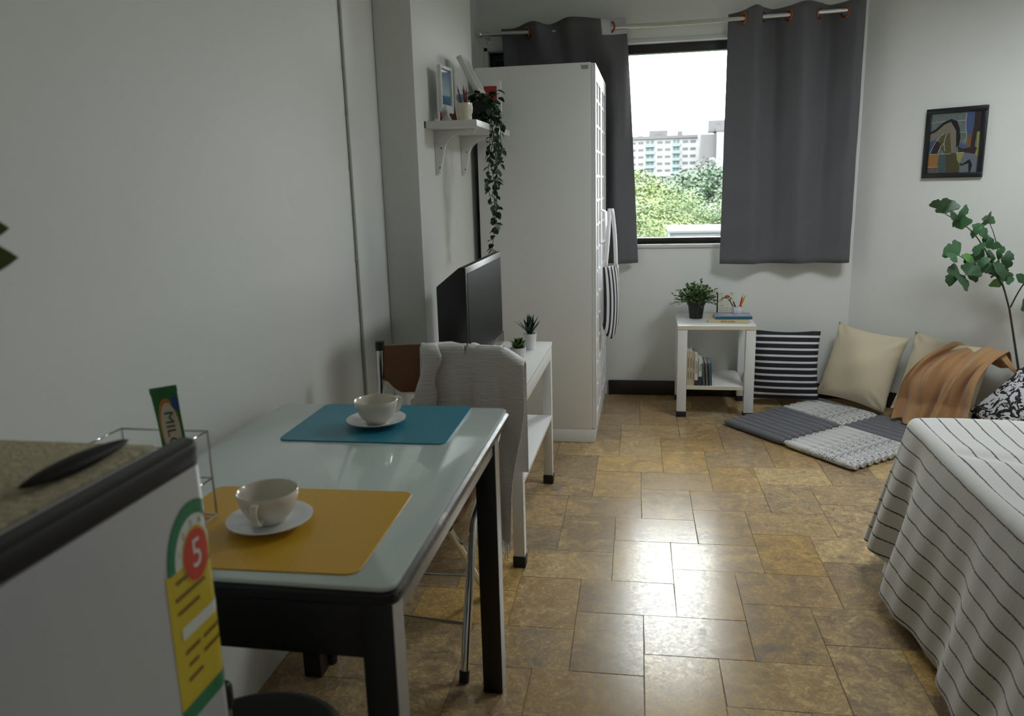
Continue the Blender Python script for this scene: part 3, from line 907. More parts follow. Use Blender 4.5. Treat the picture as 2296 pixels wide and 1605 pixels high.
def placemat(name, label, x0, x1, y0, y1, c, mname, rot=0):
    cx, cy = (x0 + x1) / 2, (y0 + y1) / 2
    b = MB(); b.prism(rounded(x0 - cx, x1 - cx, y0 - cy, y1 - cy, .022), (0, .0022))
    o = b.build(name, mat(mname, c, .38, bump=.05, bscale=300), None, bevel=.0006, seg=1)
    o.location = (cx, cy, TZ + .0003); o.rotation_euler = (0, 0, R(rot))
    tag(o, label, 'placemat')
    return o
placemat('placemat', 'teal blue placemat on the far half of the glass table', -.876, -.464, 1.650, 1.962, (.018, .225, .315), 'teal_vinyl', 1.0)
placemat('placemat', 'mustard yellow placemat on the near half of the glass table', -.850, -.444, 1.030, 1.362, (.68, .38, .022), 'mustard_vinyl', 1.8)

M_porc = mat('cream_porcelain', (.76, .70, .60), .16, coat=.5)
M_porcw = mat('white_porcelain', (.76, .77, .79), .14, coat=.5)
def saucer(label, x, y, r):
    k = r / .075
    b = MB(); b.lathe([(0, .003), (.028 * k, .003), (.030 * k, 0), (.034 * k, 0), (.036 * k, .003), (.058 * k, .0075), (.0750 * k, .0145), (.0752 * k, .0160), (.074 * k, .0162), (.057 * k, .0098), (.032 * k, .0058), (.026 * k, .0052), (0, .0052)], 48)
    o = b.build('saucer', M_porcw, None, smooth=50)
    o.location = (x, y, TZ + .0028); tag(o, label, 'saucer')
    return o
def cup(label, x, y, hang, k=1.0):
    t = thing('teacup', label, 'cup', (x, y, TZ + .0028 + .0058), R(hang))
    MB().lathe([(0, .002), (.022 * k, .002), (.024 * k, 0), (.027 * k, 0), (.028 * k, .004), (.039 * k, .014), (.048 * k, .029), (.0530 * k, .046), (.0545 * k, .058), (.0535 * k, .0588), (.0520 * k, .058), (.0500 * k, .045), (.045 * k, .029), (.036 * k, .016), (.022 * k, .008), (0, .0065)], 48).build('bowl', M_porc, t, smooth=60)
    pts = [(.050 * k, 0, .049), (.062 * k, 0, .053), (.071 * k, 0, .049), (.072 * k, 0, .038), (.066 * k, 0, .025), (.056 * k, 0, .016), (.046 * k, 0, .019)]
    fine = arc_pts(pts, 22)
    b = MB()
    vs = []; fs = []
    for i, p in enumerate(fine):
        d = (fine[min(i + 1, 21)] - fine[max(i - 1, 0)]).normalized()
        nrm = Vector((-d.z, 0, d.x))
        for (a, c) in ((-1, -.7), (-1, .7), (-.5, 1), (.5, 1), (1, .7), (1, -.7), (.5, -1), (-.5, -1)):
            vs.append(p + Vector((0, 1, 0)) * a * .0058 * k + nrm * c * .0028 * k)
    for i in range(21):
        for j in range(8):
            fs.append((i * 8 + j, i * 8 + (j + 1) % 8, (i + 1) * 8 + (j + 1) % 8, (i + 1) * 8 + j))
    fs += [tuple(range(8)), tuple(range(21 * 8, 22 * 8))]
    b.add(vs, fs); b.build('handle', M_porc, t, smooth=60)
    return t
saucer('white saucer under the cup on the teal placemat', -.675, 1.788, .074)
cup('cream teacup standing on the teal placemat, handle to the far right', -.672, 1.786, 50)
saucer('white saucer under the cup on the yellow placemat', -.660, 1.192, .0745)
cup('cream teacup standing on the yellow placemat, handle towards the viewer', -.662, 1.196, -83, .98)

# chrome wire rack on the table behind the fridge, with a drink sachet
rk = thing('wire_rack', 'small chrome wire rack at the wall end of the glass table', 'rack', (-.861, 1.165, TZ + .0029))
b = MB()
w2, d2, hh = .085, .048, .163
for z in (.004, .075, hh):
    b.tube([(-w2, -d2, z), (w2, -d2, z), (w2, d2, z), (-w2, d2, z)], .0022, 6, closed=True)
b.build('wire_frame', M_chrome, rk, smooth=60)
for sx in (-1, 1):
    for sy in (-1, 1):
        MB().tube([(sx * w2, sy * d2, .002), (sx * w2, sy * d2, hh)], .0024, 6).build('post', M_chrome, rk, smooth=60)
for k in range(5):
    MB().tube([(-w2 + .038 * (k + .5), -d2, .004), (-w2 + .038 * (k + .5), d2, .004)], .0016, 5).build('base_wire', M_chrome, rk)
MB().tube([(w2 - .006, -d2, hh), (w2 - .012, -d2 - .004, hh - .04), (w2 + .0, -d2 - .006, hh - .062), (w2 - .006, -d2 - .002, hh - .075)], .0028, 6).build('clip', M_chrome, rk, smooth=60)

sa = thing('sachet', 'green powdered drink sachet standing upright in the wire rack', 'sachet', (-.788, 1.140, .886), 0)
sa.rotation_euler = (R(-4), R(-5), R(24))
M_sg = mat('green_foil', (.006, .13, .018), .28, bump=.25, bscale=30)
def sf(side):
    def f(u, v):
        a = 2 * u - 1
        w = .0215 * (1 - .10 * math.sin(PI * v))
        th = .007 * (1 - a * a) * math.sin(PI * v) ** .7
        return Vector((a * w, side * th, v * .150))
    return f
b = MB(); b.grid(sf(-1), 13, 25); b.grid(sf(1), 13, 25); b.build('packet', M_sg, sa, smooth=60)
for z_, nm in ((.001, 'seal'), (.139, 'seal')):
    MB().box(-.0218, .0218, -.0009, .0009, z_, z_ + .010).build(nm, M_sg, sa)
# printed badge following the bulge: oval of cream with brown letters, orange swoosh, blue corner
def on_packet(u, v, lift):
    p = sf(-1)(min(1, max(0, u)), v); p.y -= lift
    return p
def patch(name, fn, nu, nv, lift, m_):
    b = MB(); b.grid(lambda s, t: on_packet(*fn(s, t), lift), nu, nv); return b.build(name, m_, sa, smooth=60)
def disc(cu, cv, ru, rv, lift, name, m_):
    vs = [on_packet(cu, cv, lift)]; n_ = 28; fs = []
    for rr in (.5, 1):
        for k in range(n_):
            a = 2 * PI * k / n_
            vs.append(on_packet(cu + ru * rr * math.cos(a), cv + rv * rr * math.sin(a), lift))
    for k in range(n_):
        fs += [(0, 1 + k, 1 + (k + 1) % n_), (1 + k, 1 + n_ + k, 1 + n_ + (k + 1) % n_, 1 + (k + 1) % n_)]
    b = MB(); b.add(vs, fs); return b.build(name, m_, sa, smooth=60)
disc(.50, .53, .40, .34, .0004, 'orange_swoosh', mat('orange_print', (.55, .18, .01), .35))
disc(.53, .50, .36, .32, .0007, 'badge', mat('cream_print', (.62, .56, .42), .35))
disc(.86, .80, .16, .08, .0005, 'blue_flash', mat('blue_print', (.01, .06, .22), .35))
text_part('MILO', .0195, mat('brown_print', (.05, .018, .01), .4), sa, frame_mat((.0015, -.0088, .075), (0, 0, -1), (1, 0, 0)), xs=1.5)
# ------------------------------------------------------------------ folding chair behind the table
ch = thing('folding_chair', 'folding chair with brown back panel and chrome tubes behind the table', 'chair', (-.64, 2.10, 0))
co = Vector((.64, -2.10, 0))
M_brown = mat('brown_backrest', (.20, .085, .038), .42, bump=.05, bscale=120)
def C_(p): return Vector(p) + co
RT, RB = (-.440, 2.318, .822), (-.500, 1.875, .022)
LT, LB = (-.845, 2.315, .866), (-.905, 1.912, .022)
for a, c in ((LB, LT), (RB, RT)):
    l_ = MB().tube([C_(a), C_((a[0] + .022, a[1] + .085, .44)), C_((a[0] * .5 + c[0] * .5 - .004, 2.18, .53)), C_((c[0] - .006, c[1] - .006, .66)), C_((c[0] - .002, c[1], .74)), C_(c)], .0125, 12).build('front_leg_post', M_chrome, ch, smooth=60)
    d = Vector((-.04, -.17, -1)).normalized()
    MB().tube([C_(Vector(a) - d * .012), C_(Vector(a) + d * .0205)], .0145, 12).build('foot_cap', M_rubber, l_, smooth=40)
    d2_ = Vector((0, 0, 1))
    MB().tube([C_(Vector(c) - d2_ * .018), C_(Vector(c) + d2_ * .010)], .0145, 12).build('top_cap', M_rubber, l_, smooth=40)
# rear legs crossing the posts
for a, c in (((-.862, 1.975, .435), (-.872, 2.325, .022)), ((-.545, 1.945, .425), (-.532, 2.320, .022))):
    l_ = MB().tube([C_(a), C_(Vector(a).lerp(Vector(c), .5)), C_(c)], .011, 12).build('rear_leg', M_chrome, ch, smooth=60)
    d = (Vector(c) - Vector(a)).normalized()
    MB().tube([C_(Vector(c) - d * .012), C_(Vector(c) + d * .018)], .013, 12).build('foot_cap', M_rubber, l_, smooth=40)
MB().tube([C_((-.896, 1.938, .16)), C_((-.494, 1.902, .16))], .0055, 8).build('front_stretcher', M_chrome, ch, smooth=60)
MB().tube(arc_pts([C_((-.869, 2.215, .15)), C_((-.81, 2.225, .135)), C_((-.70, 2.235, .122)), C_((-.59, 2.225, .13)), C_((-.536, 2.212, .145))], 20), .0055, 8).build('rear_stretcher', M_chrome, ch, smooth=60)
MB().tube([C_((-.495, 1.99, .36)), C_((-.538, 2.05, .33))], .006, 8).build('hinge_link', M_steel, ch, smooth=60)
b = MB(); b.prism(rounded(-.865 + .64, -.515 + .64, 1.93 - 2.10, 2.275 - 2.10, .05), (.436, .452)); b.build('seat', M_brown, ch, bevel=.004)
# curved back panel
def bfn(side):
    def f(u, v):
        x = -.833 + .388 * u
        z = .712 + .150 * v
        # rounded lower corners
        e = min(u, 1 - u)
        if v < .25 and e < .14:
            z += .055 * (1 - e / .14) ** 1.5 * (1 - v / .25)
        y = 2.312 + .028 * (1 - (2 * u - 1) ** 2) * 1 + side * .006 - (v - .5) * -.02
        return C_((x, y, z))
    return f
b = MB(); b.grid(bfn(-1), 31, 11); b.grid(bfn(1), 31, 11)
nu, nv = 31, 11; off_ = nu * nv
edge = [(i, 0) for i in range(nu)] + [(nu - 1, j) for j in range(1, nv)] + [(i, nv - 1) for i in range(nu - 2, -1, -1)] + [(0, j) for j in range(nv - 2, 0, -1)]
ids = [j * nu + i for i, j in edge]
b.add([], [])
for k in range(len(ids)):
    a, c = ids[k], ids[(k + 1) % len(ids)]
    b.f.append((a, c, c + off_, a + off_))
b.build('backrest', M_brown, ch, smooth=50)

# ------------------------------------------------------------------ towel over the chair back
tw = thing('towel', 'white fringed cotton towel draped over the folding chair back', 'towel', (-.55, 2.32, .20))
two = Vector((.55, -2.32, -.20))
M_tow = mat('white_cotton', (.74, .72, .70), .85, bump=.55, bscale=26, stretch=(1, 1, 6), sheen=.2)
def tprof(u):
    """x, top z, front bottom z, back bottom z"""
    x = -.712 + .333 * u
    top = .873 if u < .78 else .873 - .050 * ((u - .78) / .22) ** 1.2
    fb = .60 - .06 * u if u < .42 else .575 - .335 * min(1, (u - .42) / .14) ** .8
    bb = .45
    return x, top, fb, bb
def tfn(u, v):
    x, top, fb, bb = tprof(u)
    yb_ = 2.310 + .028 * (1 - (2 * min(1, max(0, (x + .833) / .388)) - 1) ** 2)
    yf_, yk = yb_ - .030, yb_ + .020
    Lb, Lf = top - bb, top - fb
    s = v * (Lb + Lf)
    if s < Lb:
        z = bb + s; y = yk
        k = max(0, 1 - (top - z) / .02)
        y = yk + ((yb_ - yk) * k * k)
    else:
        z = top - (s - Lb); y = yf_
        k = max(0, 1 - (top - z) / .02)
        y = yf_ + ((yb_ - yf_) * k * k)
        hang = max(0, (top - z - .05))
        y += -.013 * min(1, hang * 5) * math.sin(u * 19 + 1.3) - .02 * min(1, hang * 2) - .004 * math.sin(u * 47 + z * 8) * min(1, hang * 4)
        x += -.062 * max(0, u - .5) / .5 * max(0, min(1, (hang - .1) / .45)) + .008 * math.sin(z * 13 + u * 5) * min(1, hang * 3)
    return Vector((x, y, z)) + two
b = MB(); b.grid(tfn, 60, 60)
b.build('cloth', M_tow, tw, smooth=80, solid=.0016)
def ftube(pts, r):
    return pts
b = MB(); rf = random.Random(4)
for k in range(46):
    u = .46 + .54 * k / 45
    p = tfn(u, 1.0)
    L_ = rf.uniform(.035, .06)
    b.tube([p, p + Vector((rf.uniform(-.006, .006), rf.uniform(-.005, .005), -L_ * .5)), p + Vector((rf.uniform(-.012, .012), rf.uniform(-.008, .008), -L_))], .0013, 5)
fo_ = b.build('fringe', M_tow, tw, smooth=70)
# folded strip at the left side of the towel
def sfn(u, v):
    x = -.708 + .05 * u + .012 * math.sin(v * 5) - .018 * v * (1 - u)
    z = .874 - .20 * v
    return Vector((x + .010 * math.sin(v * 9) * u, 2.318 - .026 - .010 * math.sin(u * PI) + (.024 * max(0, 1 - v / .08)), z)) + two
b = MB(); b.grid(sfn, 8, 20); b.build('folded_edge', M_tow, tw, smooth=80, solid=.0016)

# ------------------------------------------------------------------ black stool under the near table edge
stl = thing('stool', 'round black padded stool tucked under the near end of the table', 'stool', (-.645, 1.022, 0))
MB().lathe([(0, .405), (.150, .405), (.160, .415), (.163, .432), (.158, .447), (.140, .455), (0, .458)], 48).build('seat', mat('black_vinyl', (.010, .010, .011), .45), stl, smooth=50)
for k in range(4):
    a = R(45 + 90 * k)
    l_ = MB().tube([(.10 * math.cos(a), .10 * math.sin(a), .404), (.165 * math.cos(a), .165 * math.sin(a), .014)], .010, 10).build('leg', M_chrome, stl, smooth=60)
    MB().tube([(.1642 * math.cos(a), .1642 * math.sin(a), .018), (.1665 * math.cos(a), .1665 * math.sin(a), .002)], .013, 10).build('foot_cap', M_rubber, l_, smooth=40)
MB().tube([(.138 * math.cos(2 * PI * k / 32), .138 * math.sin(2 * PI * k / 32), .17) for k in range(32)], .006, 8, closed=True).build('foot_ring', M_chrome, stl, smooth=60)

# walking-stick like post beside the fridge
st_ = thing('mop_handle', 'dark handle with a shiny knob standing between fridge and stool', 'handle', (-.574, .868, 0))
MB().tube([(0, 0, .001), (.0, .0, .66)], .006, 12).build('shaft', mat('grey_metal_tube', (.30, .29, .26), .3, metal=.7), st_, smooth=60)
MB().lathe([(.0065, .650), (.009, .654), (.0105, .662), (.010, .684), (.006, .690), (0, .692)], 20).build('knob', M_black, st_, smooth=50)

# ------------------------------------------------------------------ fridge
FX0, FX1, FY0, FY1, FZ = -1.045, -.605, .30, .842, 1.040
fg = thing('fridge', 'white single door fridge with a yellow energy label, close on the left', 'fridge', (-.787, .575, 0))
fo2 = (.80, -.57)
M_fr = mat('fridge_enamel', (.60, .60, .60), .28)
M_frdoor = mat('fridge_door_silver', (.52, .53, .55), .30, metal=.15)
b = MB(); b.box(*L2(FX0, FX1, FY0, FY1 - .004, .02, FZ, fo2)); b.build('cabinet', M_fr, fg, bevel=.008, seg=3)
b = MB(); b.box(*L2(FX1 + .0005, FX1 + .012, FY0 + .01, FY1 - .015, .05, FZ - .012, fo2)); b.build('gasket', M_rubber, fg)
rc = .030
def door_outline(n=8):
    p = [(FX1 + .0125, FY0), (FX1 + .0125, FY1)]
    xo = -.558
    for k in range(n + 1):
        a = R(90 - 90 * k / n); p.append((xo - rc + rc * math.cos(a), FY1 - rc + rc * math.sin(a)))
    for k in range(n + 1):
        a = R(0 - 90 * k / n); p.append((xo - rc + rc * math.cos(a), FY0 + rc + rc * math.sin(a)))
    return [(x + fo2[0], y + fo2[1]) for x, y in p]
dr = MB(); dr.prism(door_outline(), (.05, FZ - .014)); dr = dr.build('door', M_frdoor, fg, smooth=30)
tp = MB(); tp.prism(door_outline(), (FZ - .0138, FZ + .014)); tp.build('top_trim', mat('black_trim', (.008, .008, .009), .45, spec=.3), dr, bevel=.006)
MB().box(*L2(-.557, -.538, FY0 + .03, FY0 + .05, .55, .85, fo2)).build('handle', M_steel, dr, bevel=.004)
for x in (FX0 + .04, FX1 - .06):
    for y in (FY0 + .04, FY1 - .06):
        MB().lathe([(0, .001), (.018, .001), (.018, .020), (0, .020)], 14, Matrix.Translation((x + fo2[0], y + fo2[1], 0))).build('foot', M_rubber, fg)
# energy label wrapped around the rounded door edge
def door_surf(s, z, lift=.0006):
    """s = distance along the door front towards the far edge, 0 where the rounding starts"""
    xo = -.558
    if s <= 0:
        return Vector((xo + lift + fo2[0], FY1 - rc + s + fo2[1], z))
    a = s / rc
    if a < PI / 2:
        return Vector((xo - rc + (rc + lift) * math.cos(a) + fo2[0], FY1 - rc + (rc + lift) * math.sin(a) + fo2[1], z))
    return Vector((xo - rc - (s - rc * PI / 2) + fo2[0], FY1 + lift + fo2[1], z))
def dpatch(name, fn, nu, nv, m_, lift, parent):
    b = MB(); b.grid(lambda u, v: door_surf(*fn(u, v), lift), nu, nv); return b.build(name, m_, parent, smooth=60)
S0, S1 = -.082, .044
ZL0, ZL1 = .742, .918
M_ly = mat('label_yellow', (.62, .47, .03), .35)
M_lg = mat('label_green', (.015, .19, .085), .35)
M_lw = mat('label_white', (.68, .70, .62), .35)
M_lr = mat('label_red', (.62, .05, .025), .35)
M_lo = mat('label_ink', (.20, .11, .02), .4)
lab = dpatch('energy_label', lambda u, v: (S0 + (S1 - S0) * u, ZL0 + (ZL1 - ZL0) * v), 24, 4, M_ly, .0005, dr)
SC, ZC_ = (S0 + S1) / 2, ZL1 - .002
ro = .056
def ringpatch(name, r0, r1, a0, a1, m_, lift, cz=0, n=26):
    return dpatch(name, lambda u, v: (SC - math.cos(R(a0 + (a1 - a0) * u)) * (r0 + (r1 - r0) * v), ZC_ + cz + math.sin(R(a0 + (a1 - a0) * u)) * (r0 + (r1 - r0) * v) * 1.28), n, 4, m_, lift, lab)
ringpatch('white_dial', 0.0, ro, 0, 180, M_lw, .0006)
ringpatch('green_arc', ro - .013, ro + .001, 0, 128, M_lg, .0009)
ringpatch('red_arc', ro - .013, ro + .001, 128, 180, M_lr, .0009)
ringpatch('yellow_ring', 0.0, .0285, 0, 360, mat('label_orange', (.62, .35, .02), .35), .0009, .004)
ringpatch('red_disc', 0.0, .0255, 0, 360, M_lr, .0012, .004)
dpatch('green_band', lambda u, v: (S0 + (S1 - S0) * u, ZL0 - .020 + .022 * v), 24, 3, M_lg, .0008, lab)
dpatch('white_field', lambda u, v: (S0 + .018 + .085 * u, .828 + .016 * v), 16, 3, M_lw, .0010, lab)
for k, (z_, a_, b_) in enumerate(((.900, .018, .10), (.880, .014, .075), (.862, .016, .060), (.808, .020, .050), (.808, .058, .10), (.790, .024, .044), (.790, .056, .095), (.772, .020, .05))):
    dpatch('print_line', lambda u, v, z_=z_, a_=a_, b_=b_: (S0 + a_ + (b_ - a_) * u, z_ + .0055 * v), 12, 2, M_lo, .0010, lab)
def door_text(txt, size, s, z, m_, xs=1.0, lift=.0015, rot=0):
    cu = bpy.data.curves.new('txt', 'FONT'); cu.body = txt; cu.size = size; cu.align_x = 'CENTER'; cu.align_y = 'CENTER'; cu.resolution_u = 3
    ob = bpy.data.objects.new('txt', cu); COL.objects.link(ob)
    me = bpy.data.meshes.new_from_object(ob.evaluated_get(bpy.context.evaluated_depsgraph_get()))
    bpy.data.objects.remove(ob)
    bm = bmesh.new(); bm.from_mesh(me)
    bmesh.ops.triangulate(bm, faces=bm.faces)
    for v in bm.verts:
        x, y = v.co.x * xs, v.co.y
        x, y = x * math.cos(rot) - y * math.sin(rot), x * math.sin(rot) + y * math.cos(rot)
        v.co = door_surf(s + x, z + y, lift)
    bm.to_mesh(me); bm.free()
    return put('lettering', me, m_, lab)
door_text('5', .052, SC + .001, ZC_ + .004, M_lw, xs=.85)
for k, a_ in enumerate((22, 52, 82, 112, 142)):
    door_text(str(k + 1), .012, SC - math.cos(R(a_)) * .036, ZC_ + math.sin(R(a_)) * .036 * 1.28, M_lo)
# beige woven cloth on the fridge top
fm = MB().box(-.215, .183, -.268, .262, 0, .005).build('fridge_mat', mat('beige_woven', (.46, .40, .26), .8, bump=.6, bscale=90, var=.15, vscale=60), None, bevel=.002)
fm.location = (-.790, .572, FZ + .0006); tag(fm, 'beige woven mat lying on top of the fridge', 'mat')
cs = MB(); cs.grid(lambda u, v: Vector((.016 * math.sin(PI * v) ** .6 * math.cos(2 * PI * u), (v - .5) * .165, .009 + .0088 * math.sin(PI * v) ** .6 * math.sin(2 * PI * u))), 16, 18, wrapu=True)
cs = cs.build('spectacle_case', mat('dark_leather', (.016, .013, .010), .6, spec=.25), None, smooth=70)
cs.location = (-.640, .742, FZ + .0062); cs.rotation_euler = (0, 0, R(-4)); tag(cs, 'dark slim case lying on the beige mat beside the black fridge trim', 'case')
# leafy plant on the fridge, only leaf tips reach into the picture
hp = thing('potted_plant', 'green leaf tips of a plant standing on the fridge at the left edge', 'potted plant', (-.885, .62, FZ + .0062))
MB().lathe([(0, 0), (.034, 0), (.043, .075), (.039, .075), (.037, .066), (0, .066)], 28).build('pot', M_pot, hp, smooth=40)
MB().lathe([(0, .067), (.0365, .067), (0, .069)], 20).build('soil', M_soil, hp)
LP = leaf_mesh('leaf', .055, .040, fold=.3, n=9, curl=.15); LP.materials.append(mat('leaf_olive', (.11, .13, .02), .45, var=.3, vscale=20))
ho = Vector((-.885, .62, FZ + .0062))
tips = [Vector((-.6485, .70, 1.321)), Vector((-.6435, .70, 1.291)), Vector((-.90, .60, 1.36)), Vector((-.95, .65, 1.33)), Vector((-.87, .55, 1.30)), Vector((-.93, .69, 1.31)), Vector((-.84, .52, 1.27))]
for k, tpp in enumerate(tips):
    base = Vector((0, 0, .067)); e_ = tpp - ho
    dirv = Vector((e_.x, e_.y, .1 if k > 1 else -.0)).normalized()
    st0 = e_ - dirv * .052
    MB().tube(arc_pts([base, Vector((st0.x * .35, st0.y * .35, .067 + (st0.z - .067) * .6)), st0], 10), .0016, 6).build('stem', mat('vine_stem', 0), hp, smooth=60)
    o = put('leaf', LP, None, hp); o.location = st0
    o.rotation_mode = 'QUATERNION'; o.rotation_quaternion = dirv.to_track_quat('Y', 'Z')
    if k < 2:      # these two blades are turned broadside to the room
        o.rotation_quaternion = frame_mat((0, 0, 0), dirv.cross(Vector((.6, -.75, .1))), dirv).to_quaternion()
# ------------------------------------------------------------------ side table by the window wall
SX0, SX1, SY0, SY1, SH = .152, .585, 4.471, 4.900, .540
sd = thing('side_table', 'white square side table with a lower shelf under the window', 'side table', ((SX0 + SX1) / 2, (SY0 + SY1) / 2, 0))
sdo = (-(SX0 + SX1) / 2, -(SY0 + SY1) / 2)
MB().box(*L2(SX0, SX1, SY0, SY1, SH - .022, SH, sdo)).build('top', M_white, sd, bevel=.001)
MB().box(*L2(SX0 + .0005, SX1 - .0005, SY0 - .0012, SY0 - .0001, SH - .0215, SH - .0008, sdo)).build('edge_band', M_edge, sd)
for x in (SX0 + .002, SX1 - .055):
    for y in (SY0 + .002, SY1 - .055):
        l_ = MB().box(*L2(x, x + .053, y, y + .053, .033, SH - .0225, sdo)).build('leg', M_white, sd, bevel=.001)
        MB().box(*L2(x - .002, x + .055, y - .002, y + .055, .001, .0325, sdo)).build('foot_cap', M_rubber, l_, bevel=.002)
MB().box(*L2(SX0 + .056, SX1 - .056, SY0 + .012, SY1 - .012, .164, .185, sdo)).build('lower_shelf', M_white, sd, bevel=.001)
MB().box(*L2(SX0 + .057, SX1 - .057, SY0 + .0105, SY0 + .0118, .1645, .1845, sdo)).build('shelf_edge_band', M_edge, sd)
for x in (SX0 + .005, SX1 - .020):
    MB().box(*L2(x, x + .015, SY0 + .056, SY1 - .056, .164, .185, sdo)).build('shelf_rail', M_white, sd, bevel=.001)

# black pot with a bushy artificial plant
bp_ = thing('bushy_plant', 'bushy round leaf plant in a black pot on the side table', 'potted plant', (.266, 4.735, SH + .0003))
MB().lathe([(0, 0), (.038, 0), (.048, .082), (.054, .083), (.056, .106), (.051, .106), (.048, .094), (0, .094)], 32).build('pot', mat('black_pot', (.014, .015, .018), .4), bp_, smooth=35)
MB().lathe([(0, .0945), (.0475, .0945), (0, .097)], 20).build('soil', M_soil, bp_)
rl = random.Random(21)
fol = [MB(), MB(), MB()]
stems = MB()
leafp = [(-.5, .0), (-.42, .38), (0, .62), (.42, .38), (.5, 0), (.3, -.35), (0, -.5), (-.3, -.35)]
def add_leaf(mb, pos, q, s):
    vs = [pos + q @ Vector((x * s, y * s + .4 * s, (abs(x) * .35) * s)) for x, y in leafp] + [pos + q @ Vector((0, .45 * s, 0))]
    mb.add(vs, [(8, k, (k + 1) % 8) for k in range(8)])
for k in range(62):
    a = k * 2.399; f = (k + .5) / 62
    th = math.acos(1 - f * 1.12)
    R0 = rl.uniform(.105, .145) * (1.0 if th < 1.2 else 1.06)
    d = Vector((math.sin(th) * math.cos(a), math.sin(th) * math.sin(a), math.cos(th) * .88 + .05))
    tip = Vector((d.x * R0 * .98, d.y * R0 * .98, .095 + d.z * R0))
    if tip.y > .135: tip.y = .135
    base = Vector((d.x * .02, d.y * .02, .093))
    stems.tube([base, base.lerp(tip, .5) + Vector((0, 0, .01)), tip], .0012, 4)
    for q_ in range(13):
        t_ = .30 + .72 * q_ / 12
        p = base.lerp(tip, t_) + Vector((0, 0, .01 * math.sin(PI * min(1, t_)))) + Vector((rl.uniform(-.008, .008), rl.uniform(-.008, .008), rl.uniform(-.006, .006)))
        out = (d + Vector((rl.uniform(-.9, .9), rl.uniform(-.9, .9), rl.uniform(-.5, .7)))).normalized()
        q = out.to_track_quat('Y', 'Z').to_matrix()
        w = rl.random()
        add_leaf(fol[0 if w < .5 else (1 if w < .82 else 2)], p, q, rl.uniform(.011, .0165))
for mb_, nm, c in zip(fol, ('dark_foliage', 'mid_foliage', 'bright_foliage'), ((.028, .075, .02), (.085, .17, .04), (.30, .42, .10))):
    o = mb_.build(nm, mat(nm, c, .4), bp_); o['kind'] = 'stuff'
stems.build('stems', mat('vine_stem', 0), bp_)

# desk calendar
cal = thing('desk_calendar', 'upright desk calendar with a red flower print behind the pencil cup', 'calendar', (.445, 4.815, SH + .0003), R(-2))
M_cal = mat('calendar_card', (.68, .65, .55), .6)
tl = Matrix.Rotation(R(-12), 4, 'X')
MB().box(-.047, .047, -.0012, .0012, 0, .140, Matrix.Translation((0, -.03, .001)) @ tl).build('page', M_cal, cal)
MB().box(-.050, .047, -.0015, .0015, 0, .138, Matrix.Translation((-.003, .034, .001)) @ Matrix.Rotation(R(13), 4, 'X')).build('easel', mat('black_card', (.02, .02, .02), .5), cal)
PM = Matrix.Translation((0, -.03, .001)) @ tl @ Matrix(((1, 0, 0, 0), (0, 0, -1, -.0013), (0, 1, 0, 0), (0, 0, 0, 1)))
for x in (-.034, -.026, .026, .034):
    MB().tube([PM @ Vector((x + .003 * math.cos(t), .139 + .006 * math.sin(t), .002 + .004 * math.cos(t))) for t in [2 * PI * k / 10 for k in range(10)]], .0007, 4, closed=True).build('ring', M_steel, cal)
def flat_disc(mb, cx, cy, rx, ry, z=.0006, n=12, M=PM):
    mb.add([M @ Vector((cx, cy, z))] + [M @ Vector((cx + rx * math.cos(2 * PI * k / n), cy + ry * math.sin(2 * PI * k / n), z)) for k in range(n)], [(0, 1 + k, 1 + (k + 1) % n) for k in range(n)])
b = MB()
for k in range(7):
    a = k * .9; flat_disc(b, .006 + .010 * math.cos(a), .118 + .006 * math.sin(a), .006, .005)
b.build('red_flowers', mat('red_print', 0) if 'red_print' in MATS else mat('red_print', (.38, .035, .035), .45), cal)
b = MB()
for (x, y) in ((-.022, .108), (-.028, .100), (-.018, .112), (.022, .104), (.028, .110), (.016, .098), (-.010, .112)):
    flat_disc(b, x, y, .0065, .0045)
b.build('grey_leaves', mat('grey_leaf_print', (.16, .22, .2), .5), cal)
b = MB()
for r_ in range(4):
    for c_ in range(7):
        if r_ == 3 and c_ > 4: continue
        flat_disc(b, -.036 + .0115 * c_, .050 - .0125 * r_, .0026, .0032, n=6)
b.build('date_print', mat('grey_ink', (.22, .20, .17), .5), cal)
b = MB()
for x in (-.032, -.020):
    flat_disc(b, x, .066, .005, .0022, n=8)
b.build('month_print', MATS['grey_ink'], cal)

# books lying on the side table
def book(name, label, loc, size, rz, cover, pages=True, spine_text=None, tsize=.012, tcol=(.05, .05, .05), cname=None, cover2=None):
    """lying flat, spine towards -y"""
    w, d, h = size
    t = thing(name, label, 'book', loc, R(rz))
    cm = mat(cname or ('cover_' + name + str(cover)), cover, .4)
    MB().box(-w / 2, w / 2, -d / 2, d / 2, 0, .0018).box(-w / 2, w / 2, -d / 2, d / 2, h - .0018, h).box(-w / 2, w / 2, -d / 2, -d / 2 + .0018, .0018, h - .0018).build('cover', cm, t)
    MB().box(-w / 2 + .002, w / 2 - .002, -d / 2 + .0019, d / 2 - .003, .0019, h - .0019).build('pages', mat('paper', (.75, .73, .66), .8), t)
    if spine_text:
        text_part(spine_text, tsize, mat('ink_' + str(tcol), tcol, .5), t, frame_mat((0, -d / 2 - .0003, h / 2), (1, 0, 0), (0, 0, 1)))
    return t
by = book('book', 'cream city guide book at the bottom of the pile on the side table', (.448, 4.630, SH + .0003), (.225, .150, .020), -9, (.62, .52, .32), spine_text='NEW YORK', tsize=.0155, tcol=(.16, .06, .02))
bb_ = book('book', 'blue grey book with a lettered cover on top of the cream guide', (.468, 4.640, SH + .0208), (.205, .135, .017), 1, (.30, .31, .40), cname='bluegrey_cover')
MB().box(-.1026, .1026, -.0682, -.0676, .0003, .0167).build('teal_spine', mat('teal_spine_print', (.02, .12, .18), .4), bb_)
